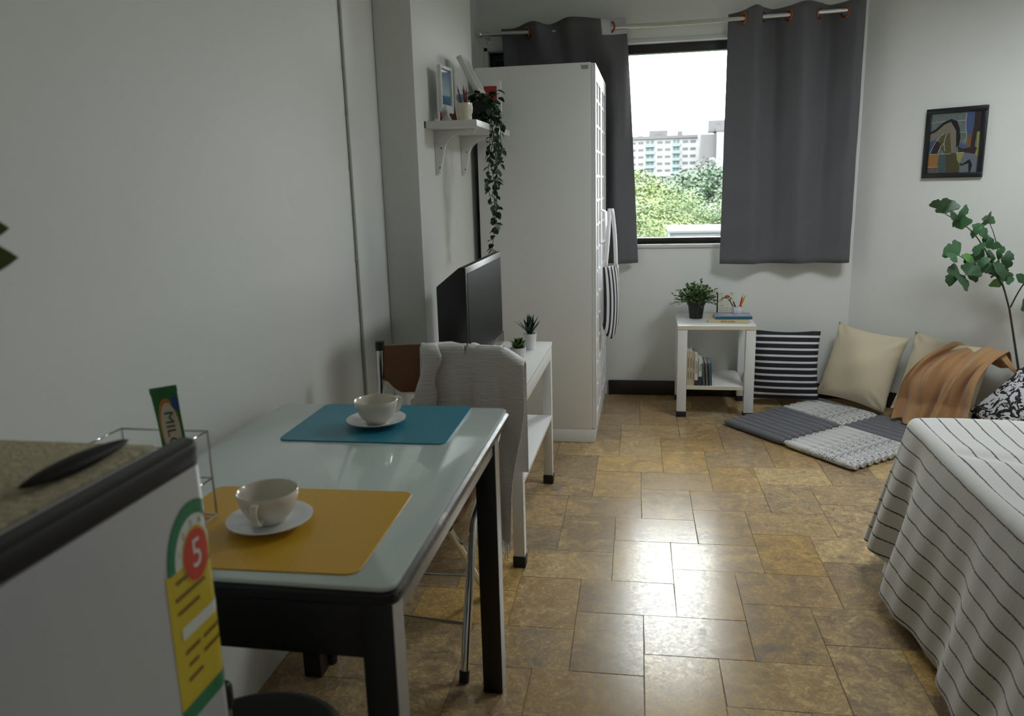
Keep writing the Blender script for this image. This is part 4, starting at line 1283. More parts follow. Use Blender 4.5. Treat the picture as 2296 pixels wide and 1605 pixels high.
text_part('COMFORT', .050, mat('pale_print_ink', (.62, .60, .66), .5), bb_, frame_mat((.008, -.005, .0173), (1, 0, 0), (0, 1, 0)), xs=.62)

# white pencil holder on the books
ph_ = thing('pencil_holder', 'small white faceted pencil holder on the pile of books', 'pencil holder', (.500, 4.685, SH + .0383))
MB().lathe([(0, 0), (.024, 0), (.030, .016), (.032, .040), (.0295, .040), (.0275, .016), (.022, .003), (0, .003)], 8).build('holder', M_porcw, ph_)
zc = SH + .0383 + .006
pencil('pencil', 'red pencil in the white holder on the side table', (.503, 4.680, zc), (.528, 4.690, zc + .105), '#a3151c', r=.0036)
pencil('pencil', 'yellow pencil in the white holder on the side table', (.508, 4.688, zc), (.545, 4.700, zc + .102), '#d9a413', r=.0036)
pencil('pencil', 'orange pencil in the white holder on the side table', (.506, 4.692, zc), (.534, 4.706, zc + .085), '#e07a1a', r=.0034)
pencil('pencil', 'black pen leaning left in the white holder on the side table', (.497, 4.682, zc), (.470, 4.690, zc + .078), '#101010', r=.0042)
pencil('pencil', 'olive pencil leaning far left in the white holder on the side table', (.492, 4.686, zc), (.443, 4.70, zc + .090), '#3c4326', r=.0036)
ps = thing('pencil_sharpener', 'small round white pencil sharpener in the pencil holder', 'sharpener', (.501, 4.672, zc + .030))
ps.rotation_euler = (R(78), 0, 0)
MB().lathe([(0, -.004), (.0105, -.004), (.0115, 0), (.0105, .004), (0, .004)], 20).build('dial', M_porcw, ps, smooth=40)
MB().lathe([(.0065, .0042), (.0085, .0042), (.0085, .0048), (.0065, .0048), (.0065, .0042)], 18).build('ring_print', mat('grey_ink', 0), ps)

# books standing on the lower shelf
SHZ = .1853
def sbook(label, x, w, h, d, cover, tilt=0, text=None, tsize=.011, tcol=(.04, .04, .04), lower=None, lc=None, y0=4.492):
    t = thing('book', label, 'book', (x, y0, SHZ + (w / 2 * abs(math.sin(R(tilt))))))
    t.rotation_euler = (0, R(tilt), 0)
    cm = mat('cover_' + label, cover, .45)
    MB().box(-w / 2, -w / 2 + .0012, 0, d, 0, h).box(w / 2 - .0012, w / 2, 0, d, 0, h).box(-w / 2 + .0012, w / 2 - .0012, 0, .0012, 0, h).build('cover', cm, t)
    MB().box(-w / 2 + .0013, w / 2 - .0013, .0013, d - .003, .001, h - .003).build('pages', mat('paper', 0), t)
    if lower:
        MB().box(-w / 2, w / 2, -.0006, -.0001, .0005, lower).build('spine_foot', mat('spine_' + label, lc, .45), t)
    if text:
        z = (lower or 0) + (h - (lower or 0)) / 2
        if text == '~':      # worn, unreadable spine print
            for (za, zb) in ((.52, .80), (.18, .40)):
                MB().box(-tsize / 4, tsize / 4, -.0006, -.0001, h * za, h * zb).build('spine_print', mat('ink_' + str(tcol), tcol, .5), t)
        else:
            text_part(text, tsize, mat('ink_' + str(tcol), tcol, .5), t, frame_mat((0, -.0005, z), (0, 0, -1), (1, 0, 0)))
    return t
sbook('cream paperback nearest the left leg on the lower shelf', .2165, .013, .205, .15, (.55, .46, .30), 0, '~', .006)
sbook('cream paperback with brown lettering, second on the lower shelf', .2315, .015, .204, .145, (.58, .50, .34), 0, '~', .008, (.16, .09, .03))
sbook('thin tan paperback, third on the lower shelf', .2455, .010, .190, .15, (.52, .44, .30), 0, '~', .005, (.16, .09, .03))
sbook('white city guide with brown spine foot on the lower shelf', .2620, .019, .184, .16, (.66, .64, .60), 0, 'LONDON', .0165, (.03, .03, .04), .032, (.06, .025, .018))
sbook('white paperback with navy spine foot on the lower shelf', .2845, .019, .160, .15, (.66, .63, .58), 0, 'Football', .0125, (.03, .03, .06), .054, (.035, .04, .07))
def notebook(label, x, c1, c2):
    t = thing('notebook', label, 'notebook', (x, 4.495, SHZ + .0012)); t.rotation_euler = (0, R(-4), 0)
    w, h, d = .0165, .138, .125
    MB().box(-w / 2, -w / 2 + .001, 0, d, 0, h).box(w / 2 - .001, w / 2, 0, d, 0, h).build('cover', mat('nb_cover' + label, (.05, .07, .07), .5), t)
    MB().box(-w / 2 + .0011, w / 2 - .0011, .002, d - .002, .001, h - .002).build('pages', mat('nb_page' + label, c1, .7), t)
    cm = MB().tube([(w * .52 * math.cos(a), -.002 + .006 * math.sin(a), 0) for a in [2 * PI * k / 10 for k in range(10)]], .0013, 5, closed=True).mesh('coil')
    cm.materials.append(mat('nb_coil' + label, c2, .35))
    for k in range(17):
        o = put('coil_ring', cm, None, t); o.location = (0, 0, .008 + .0076 * k)
notebook('spiral notebook with green edge, beside the navy spined paperback', .3075, (.22, .42, .33), (.01, .03, .025))
notebook('spiral notebook with pink edge, between the two others', .3260, (.55, .38, .35), (.03, .02, .025))
notebook('spiral notebook with blue edge, last in the shelf row', .3445, (.20, .38, .45), (.01, .02, .04))

# ------------------------------------------------------------------ cushions
def cushion(name, label, center, w, h, th, yaw, lean, roll, m_, seed=1, wr=.006, pinch=.07):
    rr = random.Random(seed)
    ph = [rr.uniform(0, 6.28) for _ in range(8)]
    N = 40
    def f(side):
        def g(u, v):
            a, c = 2 * u - 1, 2 * v - 1
            x = a * (1 - pinch * (1 - c * c) * (abs(a) ** 3)) * w / 2
            z = c * (1 - pinch * (1 - a * a) * (abs(c) ** 3)) * h / 2
            e = max(0, (1 - a * a)) ** .55 * max(0, (1 - c * c)) ** .55
            y = side * th / 2 * e
            rad = math.sqrt(a * a + c * c)
            y += wr * e * (math.sin(5 * a + 3 * c + ph[0]) + .7 * math.sin(7 * c - 4 * a + ph[1]) + .5 * math.sin(11 * a * c + ph[2])) * .6
            # pull lines running into the corners
            cr = max(0, abs(a) + abs(c) - 1.15)
            y += side * wr * 1.3 * cr * math.sin(16 * (abs(a) - abs(c)) + ph[3]) * (1 if e > .02 else 0)
            return Vector((x, y, z))
        return g
    b = MB(); b.grid(f(-1), N, N); b.grid(f(1), N, N)
    me_b = MB(); me_b.v = b.v; me_b.f = b.f
    me = me_b.mesh(name, smooth=75)
    bm = bmesh.new(); bm.from_mesh(me); bmesh.ops.remove_doubles(bm, verts=bm.verts, dist=.0004); bmesh.ops.recalc_face_normals(bm, faces=bm.faces)
    for f_ in bm.faces: f_.smooth = True
    bm.to_mesh(me); bm.free()
    o = put(name, me, m_)
    o.location = center
    o.rotation_mode = 'QUATERNION'
    o.rotation_quaternion = Euler((0, 0, R(yaw))).to_quaternion() @ Euler((R(-lean), 0, 0)).to_quaternion() @ Euler((0, R(roll), 0)).to_quaternion()
    return tag(o, label, 'cushion')
M_beige = mat('beige_cotton', (.64, .55, .39), .85, bump=.15, bscale=400, sheen=.2)
m, nt, bsdf = new_mat('black_white_cushion_stripe')
tc = nt.nodes.new('ShaderNodeTexCoord'); sp = nt.nodes.new('ShaderNodeSeparateXYZ'); nt.links.new(tc.outputs['Object'], sp.inputs[0])
mm = nt.nodes.new('ShaderNodeMath'); mm.operation = 'MULTIPLY_ADD'; mm.inputs[1].default_value = 1 / .0385; mm.inputs[2].default_value = 20.25; nt.links.new(sp.outputs['Z'], mm.inputs[0])
fr = nt.nodes.new('ShaderNodeMath'); fr.operation = 'FRACT'; nt.links.new(mm.outputs[0], fr.inputs[0])
gt = nt.nodes.new('ShaderNodeMath'); gt.operation = 'GREATER_THAN'; gt.inputs[1].default_value = .67; nt.links.new(fr.outputs[0], gt.inputs[0])
mx = nt.nodes.new('ShaderNodeMix'); mx.data_type = 'RGBA'; mx.inputs['A'].default_value = (.012, .012, .016, 1); mx.inputs['B'].default_value = (.68, .68, .70, 1)
nt.links.new(gt.outputs[0], mx.inputs['Factor']); nt.links.new(mx.outputs['Result'], bsdf.inputs['Base Color']); bsdf.inputs['Roughness'].default_value = .8
M_cstripe = m
m, nt, bsdf = new_mat('brush_stroke_print')
tc = nt.nodes.new('ShaderNodeTexCoord'); mp = nt.nodes.new('ShaderNodeMapping'); mp.inputs['Scale'].default_value = (1, .15, 1); nt.links.new(tc.outputs['Object'], mp.inputs['Vector'])
n = node(nt, 'ShaderNodeTexNoise', Scale=19.0, Detail=3.0, Roughness=.55, Distortion=2.4); nt.links.new(mp.outputs['Vector'], n.inputs['Vector'])
rp = nt.nodes.new('ShaderNodeValToRGB'); rp.color_ramp.elements[0].position = .492; rp.color_ramp.elements[0].color = (.012, .012, .016, 1); rp.color_ramp.elements[1].position = .505; rp.color_ramp.elements[1].color = (.66, .66, .69, 1)
nt.links.new(n.outputs['Fac'], rp.inputs['Fac']); nt.links.new(rp.outputs['Color'], bsdf.inputs['Base Color']); bsdf.inputs['Roughness'].default_value = .8
M_brush = m
WAx, WAn = Vector((AX, AY, 0)), Vector((AY, -AX, 0))      # along the slanted wall, into the room
def wallp(s, off, z):
    return Vector((CX, CY, 0)) + WAx * s + WAn * off + Vector((0, 0, z))
cushion('striped_cushion', 'black cushion with thin white stripes beside the side table', (.800, 4.785, .245), .39, .43, .16, -4, 9, 0, M_cstripe, 3, wr=.004)
cushion('beige_cushion', 'plain beige cushion between the striped cushion and the throw', wallp(.196, .200, .268), .42, .45, .20, -38, 20, 6, M_beige, 5, wr=.011, pinch=.09)
cushion('beige_cushion', 'plain beige cushion half covered by the tan throw', wallp(.632, .190, .266), .42, .45, .18, -40, 20, 5, M_beige, 8, wr=.010, pinch=.09)
cushion('patterned_cushion', 'cushion with black and white brush stroke print behind the bed', wallp(1.10, .250, .205), .42, .42, .14, -40, 24, 33, M_brush, 12)

# tan throw hanging over the second beige cushion
th_ = thing('throw_blanket', 'tan throw blanket draped over the beige cushion', 'blanket', wallp(.70, .22, .03))
tho = wallp(.70, .22, .03)
Lc = [(.640, .455), (.575, .40), (.520, .30), (.490, .18), (.470, .05)]
Rc = [(.905, .445), (.890, .40), (.872, .32), (.850, .20), (.835, .06)]
def thfn(u, v):
    if v < .14:
        k = v / .14
        l_, r_ = spline([(a, c, 0) for a, c in Lc], 0), spline([(a, c, 0) for a, c in Rc], 0)
        p = l_.lerp(r_, u)
        s, z = p.x, p.y - .10 * (1 - k) ** 2 + .012 * math.sin(PI * k)
        off = .060 + .092 * k
    else:
        k = (v - .14) / .86
        l_, r_ = spline([(a, c, 0) for a, c in Lc], k), spline([(a, c, 0) for a, c in Rc], k)
        p = l_.lerp(r_, u)
        s, z = p.x, p.y
        off = .152 + .232 * k ** .8 + .065 * math.sin(PI * min(1, k * 1.25))
    fold = .024 * math.sin(u * 17 + 3.0 * v + .6) + .014 * math.sin(u * 31 - 4 * v) + .006 * math.sin(u * 53 + 6 * v)
    off += fold * (.35 + .65 * min(1, v * 2.5))
    s += .012 * math.sin(v * 6 + u * 8)
    z += .010 * math.sin(u * 9 + 1) * (1 - v) + .006 * math.sin(u * 21)
    return wallp(s, off, z) - tho
M_throw = mat('tan_wool', (.44, .24, .105), .85, bump=.1, bscale=300, sheen=.3)
b = MB(); b.grid(thfn, 70, 60); b.build('draped_cloth', M_throw, th_, smooth=80, solid=.004)
def rollfn(u, v):
    s = .86 + .105 * v
    a = u * 2 * PI
    r_ = (.022 - .012 * v) * (1 + .25 * math.sin(3 * a + 5 * v))
    return wallp(s, .135 + 1.4 * r_ * math.cos(a), .425 - .055 * v + .012 * math.sin(5 * v) + r_ * math.sin(a)) - tho
b = MB(); b.grid(rollfn, 18, 16, wrapu=True); b.build('bunched_corner', M_throw, th_, smooth=80)

# ------------------------------------------------------------------ folding floor mat made of padded rolls
mt = thing('floor_mat', 'floor mat of padded rolls in grey and printed white squares', 'mat', (.672, 3.985, .001))
mto = Vector((.672, 3.985, 0))
ua, va_ = R(-52.5), R(40.5)
U_, V_ = Vector((math.cos(ua), math.sin(ua), 0)), Vector((math.cos(va_), math.sin(va_), 0))
M_mg = mat('grey_mat_fabric', (.125, .13, .145), .8, bump=.3, bscale=260, sheen=.3)
m, nt, bsdf = new_mat('printed_mat_fabric')
tc = nt.nodes.new('ShaderNodeTexCoord')
base = (.62, .61, .60)
n1 = node(nt, 'ShaderNodeTexNoise', Scale=7.0, Detail=2.0); nt.links.new(tc.outputs['Object'], n1.inputs['Vector'])
n3 = node(nt, 'ShaderNodeTexNoise', Scale=22.0, Detail=2.0, Distortion=1.5); nt.links.new(tc.outputs['Object'], n3.inputs['Vector'])
k1 = nt.nodes.new('ShaderNodeMath'); k1.operation = 'MULTIPLY'; k1.inputs[1].default_value = 9.0; nt.links.new(n3.outputs['Fac'], k1.inputs[0])
k2 = nt.nodes.new('ShaderNodeMath'); k2.operation = 'FRACT'; nt.links.new(k1.outputs[0], k2.inputs[0])
r1 = nt.nodes.new('ShaderNodeValToRGB'); r1.color_ramp.elements[0].position = .21; r1.color_ramp.elements[0].color = (.035, .07, .075, 1); r1.color_ramp.elements[1].position = .26; r1.color_ramp.elements[1].color = (1, 1, 1, 1)
nt.links.new(k2.outputs[0], r1.inputs['Fac'])
r2 = nt.nodes.new('ShaderNodeValToRGB'); r2.color_ramp.elements[0].position = .53; r2.color_ramp.elements[0].color = (0, 0, 0, 1); r2.color_ramp.elements[1].position = .58; r2.color_ramp.elements[1].color = (1, 1, 1, 1)
nt.links.new(n1.outputs['Fac'], r2.inputs['Fac'])
mx1 = nt.nodes.new('ShaderNodeMix'); mx1.data_type = 'RGBA'; mx1.inputs['B'].default_value = (1, 1, 1, 1)
nt.links.new(r2.outputs['Color'], mx1.inputs['Factor']); nt.links.new(r1.outputs['Color'], mx1.inputs['A'])
mx2 = nt.nodes.new('ShaderNodeMix'); mx2.data_type = 'RGBA'; mx2.blend_type = 'MULTIPLY'; mx2.inputs['Factor'].default_value = 1; mx2.inputs['A'].default_value = base + (1,)
nt.links.new(mx1.outputs['Result'], mx2.inputs['B']); nt.links.new(mx2.outputs['Result'], bsdf.inputs['Base Color']); bsdf.inputs['Roughness'].default_value = .85
M_mw = m
PL, RW = .430, .0535
def roll_mesh(m_):
    b = MB(); n = 14; segs = 14
    vs = []; fs = []
    for i in range(segs + 1):
        t = i / segs
        e = min(1, min(t, 1 - t) / .03)
        sx, sz = RW * .5 * (.72 + .28 * e ** .5), .019 * (.60 + .40 * e ** .5)
        for j in range(n):
            a = 2 * PI * j / n
            vs.append(Vector((0, 0, .0195)) + U_ * (PL * (t - 0)) + V_ * (sx * math.cos(a)) + Vector((0, 0, sz * math.sin(a))))
    for i in range(segs):
        for j in range(n):
            fs.append((i * n + j, i * n + (j + 1) % n, (i + 1) * n + (j + 1) % n, (i + 1) * n + j))
    fs += [tuple(range(n)), tuple(range(segs * n, (segs + 1) * n))]
    b.add(vs, fs); me = b.mesh('padded_roll', smooth=60); me.materials.append(m_)
    return me
RMg, RMw = roll_mesh(M_mg), roll_mesh(M_mw)
for row, nroll in ((0, 9), (1, 6)):
    for colm in (-1, 0):
        grey = (row == 0) == (colm == -1)
        for k in range(nroll):
            v_ = (k + .5) * RW * .985 + row * 9 * RW * .985 + (.008 if row else 0)
            o = put('padded_roll', RMg if grey else RMw, None, mt)
            p = U_ * (colm * (PL + .008)) + V_ * v_
            o.location = (p.x, p.y, rl.uniform(0, .0012))
# ------------------------------------------------------------------ bed
EX, EY, EZ = .848, 2.715, .550         # left top edge, far top edge, top height
bd = thing('bed', 'low wooden bed frame with mattress hidden under the striped bedspread', 'bed', (1.56, 1.55, 0))
bdo = (-1.56, -1.55)
for x in (.93, 2.14):
    for y in (.34, 2.60):
        MB().box(*L2(x, x + .07, y, y + .07, .001, .25, bdo)).build('leg', M_base, bd)
MB().box(*L2(.90, 2.24, .32, 2.69, .251, .31, bdo)).build('frame', M_base, bd, bevel=.004)
MB().box(*L2(.870, 2.255, .30, 2.695, .311, .534, bdo)).build('mattress', mat('mattress_ticking', (.7, .7, .68), .8), bd, bevel=.03, seg=3)
m, nt, bsdf = new_mat('striped_bedspread')
uvn = nt.nodes.new('ShaderNodeUVMap'); uvn.uv_map = 'cloth'
sp = nt.nodes.new('ShaderNodeSeparateXYZ'); nt.links.new(uvn.outputs['UV'], sp.inputs[0])
n0 = node(nt, 'ShaderNodeTexNoise', Scale=14.0, Detail=1.0); nt.links.new(uvn.outputs['UV'], n0.inputs['Vector'])
wob = nt.nodes.new('ShaderNodeMath'); wob.operation = 'MULTIPLY_ADD'; wob.inputs[1].default_value = .006; nt.links.new(n0.outputs['Fac'], wob.inputs[0]); nt.links.new(sp.outputs['X'], wob.inputs[2])
mm = nt.nodes.new('ShaderNodeMath'); mm.operation = 'MULTIPLY'; mm.inputs[1].default_value = 1 / .0525; nt.links.new(wob.outputs[0], mm.inputs[0])
fr = nt.nodes.new('ShaderNodeMath'); fr.operation = 'FRACT'; nt.links.new(mm.outputs[0], fr.inputs[0])
# yarn thickness varies along the stripe
n1 = node(nt, 'ShaderNodeTexNoise', Scale=120.0, Detail=1.0); nt.links.new(uvn.outputs['UV'], n1.inputs['Vector'])
thr = nt.nodes.new('ShaderNodeMath'); thr.operation = 'MULTIPLY_ADD'; thr.inputs[1].default_value = .12; thr.inputs[2].default_value = .03; nt.links.new(n1.outputs['Fac'], thr.inputs[0])
lt_ = nt.nodes.new('ShaderNodeMath'); lt_.operation = 'LESS_THAN'; nt.links.new(fr.outputs[0], lt_.inputs[0]); nt.links.new(thr.outputs[0], lt_.inputs[1])
mx = nt.nodes.new('ShaderNodeMix'); mx.data_type = 'RGBA'; mx.inputs['A'].default_value = (.61, .60, .57, 1); mx.inputs['B'].default_value = (.045, .045, .05, 1)
nt.links.new(lt_.outputs[0], mx.inputs['Factor']); nt.links.new(mx.outputs['Result'], bsdf.inputs['Base Color'])
bsdf.inputs['Roughness'].default_value = .85; bsdf.inputs['Sheen Weight'].default_value = .15
n2 = node(nt, 'ShaderNodeTexNoise', Scale=9.0, Detail=5.0, Roughness=.6); mp = nt.nodes.new('ShaderNodeMapping'); mp.inputs['Scale'].default_value = (2.5, 12, 1)
nt.links.new(uvn.outputs['UV'], mp.inputs['Vector']); nt.links.new(mp.outputs['Vector'], n2.inputs['Vector'])
bpn = node(nt, 'ShaderNodeBump', Strength=.14, Distance=.008); nt.links.new(n2.outputs['Fac'], bpn.inputs['Height']); nt.links.new(bpn.outputs['Normal'], bsdf.inputs['Normal'])
M_bed = m
RND = .035
def drape(d, flare):
    """profile: distance d beyond the rounded edge -> (outward, down)"""
    if d <= 0:
        return 0.0, 0.0
    q = RND * PI / 2
    if d < q:
        a = d / RND
        return RND * math.sin(a), RND * (1 - math.cos(a))
    e = d - q
    return RND + e * flare, RND + e * math.sqrt(1 - flare * flare)
x_in, y_in = EX + RND, EY - RND
def bedpt(a, bq):
    """a: cloth distance beyond left edge line (neg = on top), bq: beyond far edge line"""
    if a <= 0 and bq <= 0:
        x, y = x_in - a, y_in + bq
        z = EZ + .006 * math.sin(4.2 * y + 2 * x) + .004 * math.sin(9 * x - 5 * y) + .005 * math.sin(13 * y + 3 * math.sin(5 * x))
        z -= .004 * math.exp(-((y - 2.35 + .25 * (x - .9)) / .03) ** 2) * 2
        return Vector((x, y, z))
    if a > 0 and bq > 0:
        r = math.hypot(a, bq); ang = math.atan2(bq, a)
        ca, sa_ = math.cos(ang), math.sin(ang)
        wv_ = .020 * math.sin(ang * 6 + .5)
        cx, cy = x_in, y_in
    elif a > 0:
        r = a; ca, sa_ = 1, 0; cx, cy = x_in, y_in + bq
        wv_ = .013 * math.sin(cy * 17 + .6) + .010 * math.sin(cy * 7.3 + 2.0) + .006 * math.sin(cy * 39)
        wv_ += .030 * math.exp(-((cy - 2.40) / .07) ** 2) - .035 * math.exp(-((cy - 2.54) / .05) ** 2)
    else:
        r = bq; ca, sa_ = 0, 1; cx, cy = x_in - a, y_in
        wv_ = .012 * math.sin(cx * 17)
    o_, dn = drape(r, .20)
    k = min(1, max(0, r - .04) / .40)
    o_ += wv_ * k
    z = EZ - dn + (.006 * math.sin(4.2 * cy + 2 * cx) + .004 * math.sin(9 * cx - 5 * cy)) * max(0, 1 - r * 6)
    return Vector((cx - o_ * ca, cy + o_ * sa_, max(.006, z)))
def hemL(bq):
    """side drop length along the bed"""
    y = y_in + bq
    if y > 2.60: return .475
    if y > 2.44: return .475 + .055 * (2.60 - y) / .16
    return .535
sd_ = thing('bedspread', 'off white bedspread with thin dark stripes draped over the bed', 'bedspread', (1.56, 1.55, .006))
sdo_ = Vector((1.56, 1.55, .006))
A0, A1_, B0, B1 = -1.36, .54, -2.46, .44
na, nb = 150, 190
b = MB(); uvs = []
grid_ab = []
for j in range(nb):
    t = j / (nb - 1)
    bq = B0 + (0 - B0) * (t / .84) if t < .84 else B1 * (t - .84) / .16
    for i in range(na):
        s = i / (na - 1)
        if s < .52:
            a = A0 * (1 - s / .52)
        else:
            a = hemL(min(bq, 0)) * (s - .52) / .48
        aa, bb2 = a, bq
        if a > 0 and bq > 0:      # round the hanging corner
            lim = .47
            r = math.hypot(a, bq)
            m_ = max(a, bq)
            if r > 1e-6:
                aa, bb2 = a * m_ / r, bq * m_ / r
        b.v.append(bedpt(aa, bb2) - sdo_)
        uvs.append((a + 10 * .0525, bq + 3))
for j in range(nb - 1):
    for i in range(na - 1):
        b.f.append((j * na + i, j * na + i + 1, (j + 1) * na + i + 1, (j + 1) * na + i))
me = bpy.data.meshes.new('bedspread')
me.from_pydata([tuple(v) for v in b.v], [], b.f)
ul = me.uv_layers.new(name='cloth')
for lp in me.loops:
    ul.data[lp.index].uv = uvs[lp.vertex_index]
for p in me.polygons: p.use_smooth = True
put('cloth', me, M_bed, sd_, solid=.0025)
# white sheet peeping out below the bedspread
def shfn(u, v):
    y = 2.64 - 2.2 * u
    x = .872 - .085 * v - .008 * math.sin(y * 21) * v
    return Vector((x, y, .40 - .385 * v)) - Vector((1.56, 1.55, .0))
b = MB(); b.grid(shfn, 60, 10); b.build('valance', mat('white_sheet', (.72, .72, .76), .8), bd, smooth=80, solid=.0015)

# ------------------------------------------------------------------ picture on the slanted wall
pw, phh = .300, .360
pc_ = thing('framed_painting', 'small abstract painting in a black frame on the slanted wall', 'painting', wallp(.5165, .001, 1.503))
pc_.rotation_euler = (0, 0, R(-40))
fm_ = MB(); e = .026
fm_.box(-pw / 2, pw / 2, -.022, -.0005, -phh / 2, -phh / 2 + e).box(-pw / 2, pw / 2, -.022, -.0005, phh / 2 - e, phh / 2).box(-pw / 2, -pw / 2 + e, -.022, -.0005, -phh / 2 + e, phh / 2 - e).box(pw / 2 - e, pw / 2, -.022, -.0005, -phh / 2 + e, phh / 2 - e)
fm_.build('frame', mat('black_frame', (.008, .010, .012), .4), pc_, bevel=.003)
iw, ih = pw - 2 * e, phh - 2 * e
cv = MB().box(-iw / 2, iw / 2, -.012, -.006, -ih / 2, ih / 2).build('canvas', mat('paint_slate', (.13, .16, .15), .35, bump=.5, bscale=120, var=.4, vscale=60), pc_)
def shape(pts, c, nm, lift):
    P = [((u - .5) * iw, (.5 - v) * ih) for u, v in pts]
    bm_ = MB(); bm_.prism(P, (-.0121 - lift, -.0118), axis=1)
    bm_.build(nm, mat('paint_' + str(c), c, .35, bump=.25, bscale=160), cv)
# coordinates: u to the right, v downwards, 0..1
shape([(.70, 0), (.86, 0), (.85, .18), (.84, .37), (.77, .44), (.73, .38), (.71, .2)], (.06, .085, .20), 'blue_shape', .0004)
shape([(.86, 0), (1, 0), (1, .33), (.93, .34), (.91, .58), (.96, .60), (.93, .70), (.60, .66), (.58, .55), (.70, .60), (.83, .58), (.84, .40), (.86, .18)], (.030, .020, .020), 'dark_brown_shape', .0005)
shape([(.93, .34), (1, .34), (1, .76), (.93, .70), (.95, .55)], (.30, .27, .07), 'yellow_shape', .0004)
shape([(.77, .38), (.84, .37), (.83, .58), (.75, .60), (.76, .50)], (.20, .09, .03), 'rust_shape', .0006)
shape([(.60, .50), (.76, .55), (.75, .60), (.66, .60), (.59, .56)], (.07, .10, .20), 'blue_wedge', .0006)
shape([(0, .30), (.10, .26), (.25, .15), (.40, .10), (.52, .14), (.58, .25), (.62, .42), (.60, .55), (.55, .58), (.52, .30), (.40, .15), (.27, .19), (.12, .30), (0, .34)], (.006, .006, .007), 'black_arch', .0008)
shape([(0, .34), (.12, .29), (.28, .17), (.41, .135), (.51, .18), (.545, .30), (.54, .66), (.40, .66), (.38, .34), (.20, .37), (0, .45)], (.20, .17, .13), 'taupe_shape', .0007)
shape([(.20, .37), (.40, .33), (.46, .66), (.34, .68), (.20, .55)], (.09, .075, .03), 'olive_shape', .0009)
shape([(0, .47), (.12, .44), (.05, .66), (0, .67)], (.05, .075, .16), 'blue_corner', .0009)
shape([(.12, .44), (.24, .50), (.19, .67), (.05, .67)], (.02, .012, .015), 'maroon_shape', .0009)
shape([(0, .68), (.22, .69), (.22, .90), (0, .90)], (.30, .15, .035), 'orange_block', .0004)
shape([(0, .90), (.23, .90), (.25, 1), (0, 1)], (.12, .085, .08), 'mauve_block', .0004)
shape([(.22, .68), (.37, .68), (.37, 1), (.25, 1), (.20, .85)], (.055, .085, .095), 'teal_block', .0006)
shape([(.36, .67), (.56, .67), (.58, .78), (.65, .88), (.65, 1), (.38, 1)], (.065, .055, .02), 'olive_trunk', .0007)
shape([(.56, .67), (.72, .67), (.65, .85), (.60, .80)], (.28, .27, .09), 'yellow_wedge', .0008)
shape([(.72, .67), (.88, .69), (1, .76), (1, 1), (.88, 1), (.84, .80), (.68, .86)], (.14, .16, .20), 'grey_blue_shape', .0006)
shape([(.66, .88), (.82, .84), (.84, 1), (.65, 1)], (.15, .16, .18), 'grey_block', .0005)
shape([(.64, .84), (.70, .86), (.84, .78), (.90, .88), (.87, 1), (.84, 1), (.82, .85), (.68, .89)], (.01, .012, .01), 'black_line', .0009)
Mwl = mat('paint_white_line', (.58, .56, .50), .4)
for pts in ([(.02, .68), (.45, .68)], [(.55, .67), (.72, .665)], [(.02, .66), (.14, .45), (.27, .34)], [(.19, .66), (.24, .55), (.30, .50), (.31, .42), (.35, .34)], [(.30, .50), (.32, .60), (.34, .63)], [(.0, .155), (.28, .13)], [(.52, .14), (.70, .14)], [(.60, .33), (.72, .335)], [(.70, .02), (.70, .22), (.74, .40), (.70, .50)], [(0, .90), (.22, .895)]):
    P = [((u - .5) * iw, -.0135, (.5 - v) * ih) for u, v in pts]
    MB().tube(arc_pts(P, 8) if len(P) > 2 else P, .0011, 5).build('white_line', Mwl, cv)

# ------------------------------------------------------------------ tall ginkgo branch
gk = thing('ginkgo_branch', 'tall artificial ginkgo branch with fan leaves behind the bed', 'plant', (1.868, 4.252, 0))
go = Vector((1.868, 4.252, 0))
MB().lathe([(0, .001), (.040, .001), (.045, .10), (.038, .15), (.030, .17), (.027, .17), (.034, .14), (.034, .125), (0, .125)], 32).build('pot', mat('grey_pot', (.3, .3, .3), .5), gk, smooth=40)
MB().lathe([(0, .1255), (.0335, .1255), (0, .128)], 20).build('soil', M_soil, gk)
M_bark = mat('branch_bark', (.045, .035, .022), .7, bump=.4, bscale=80)
def br_(name, pts, r0, r1):
    P = arc_pts([Vector((p[0] * 1.0167, p[1] * 1.0167, 1.35 + (p[2] - 1.35) * 1.0167)) - go for p in pts], 6 * len(pts))
    rs_ = [r0 + (r1 - r0) * i / (len(P) - 1) for i in range(len(P))]
    MB().tube(P, rs_, 7).build(name, M_bark, gk, smooth=60)
    return P
main = br_('stem', [(1.838, 4.182, .150), (1.840, 4.19, .28), (1.788, 4.20, .53), (1.752, 4.20, .68)], .0065, .005)
b1 = br_('branch', [(1.752, 4.20, .68), (1.69, 4.19, .84), (1.60, 4.18, .985), (1.52, 4.17, 1.08), (1.40, 4.15, 1.155)], .0045, .002)
b2 = br_('branch', [(1.745, 4.20, .70), (1.67, 4.15, .835), (1.56, 4.11, .895), (1.455, 4.08, .96)], .0035, .0018)
b3 = br_('branch', [(1.755, 4.20, .69), (1.78, 4.16, .80), (1.83, 4.12, .90), (1.90, 4.10, .98)], .004, .002)
b4 = br_('branch', [(1.69, 4.19, .84), (1.68, 4.22, .96), (1.66, 4.24, 1.05), (1.635, 4.25, 1.11)], .003, .0015)
b5 = br_('branch', [(1.70, 4.17, .80), (1.62, 4.10, .87), (1.54, 4.06, .88), (1.46, 4.05, .865)], .0028, .0015)
b6 = br_('branch', [(1.77, 4.17, .77), (1.83, 4.14, .92), (1.86, 4.13, 1.04), (1.88, 4.12, 1.12)], .0028, .0015)
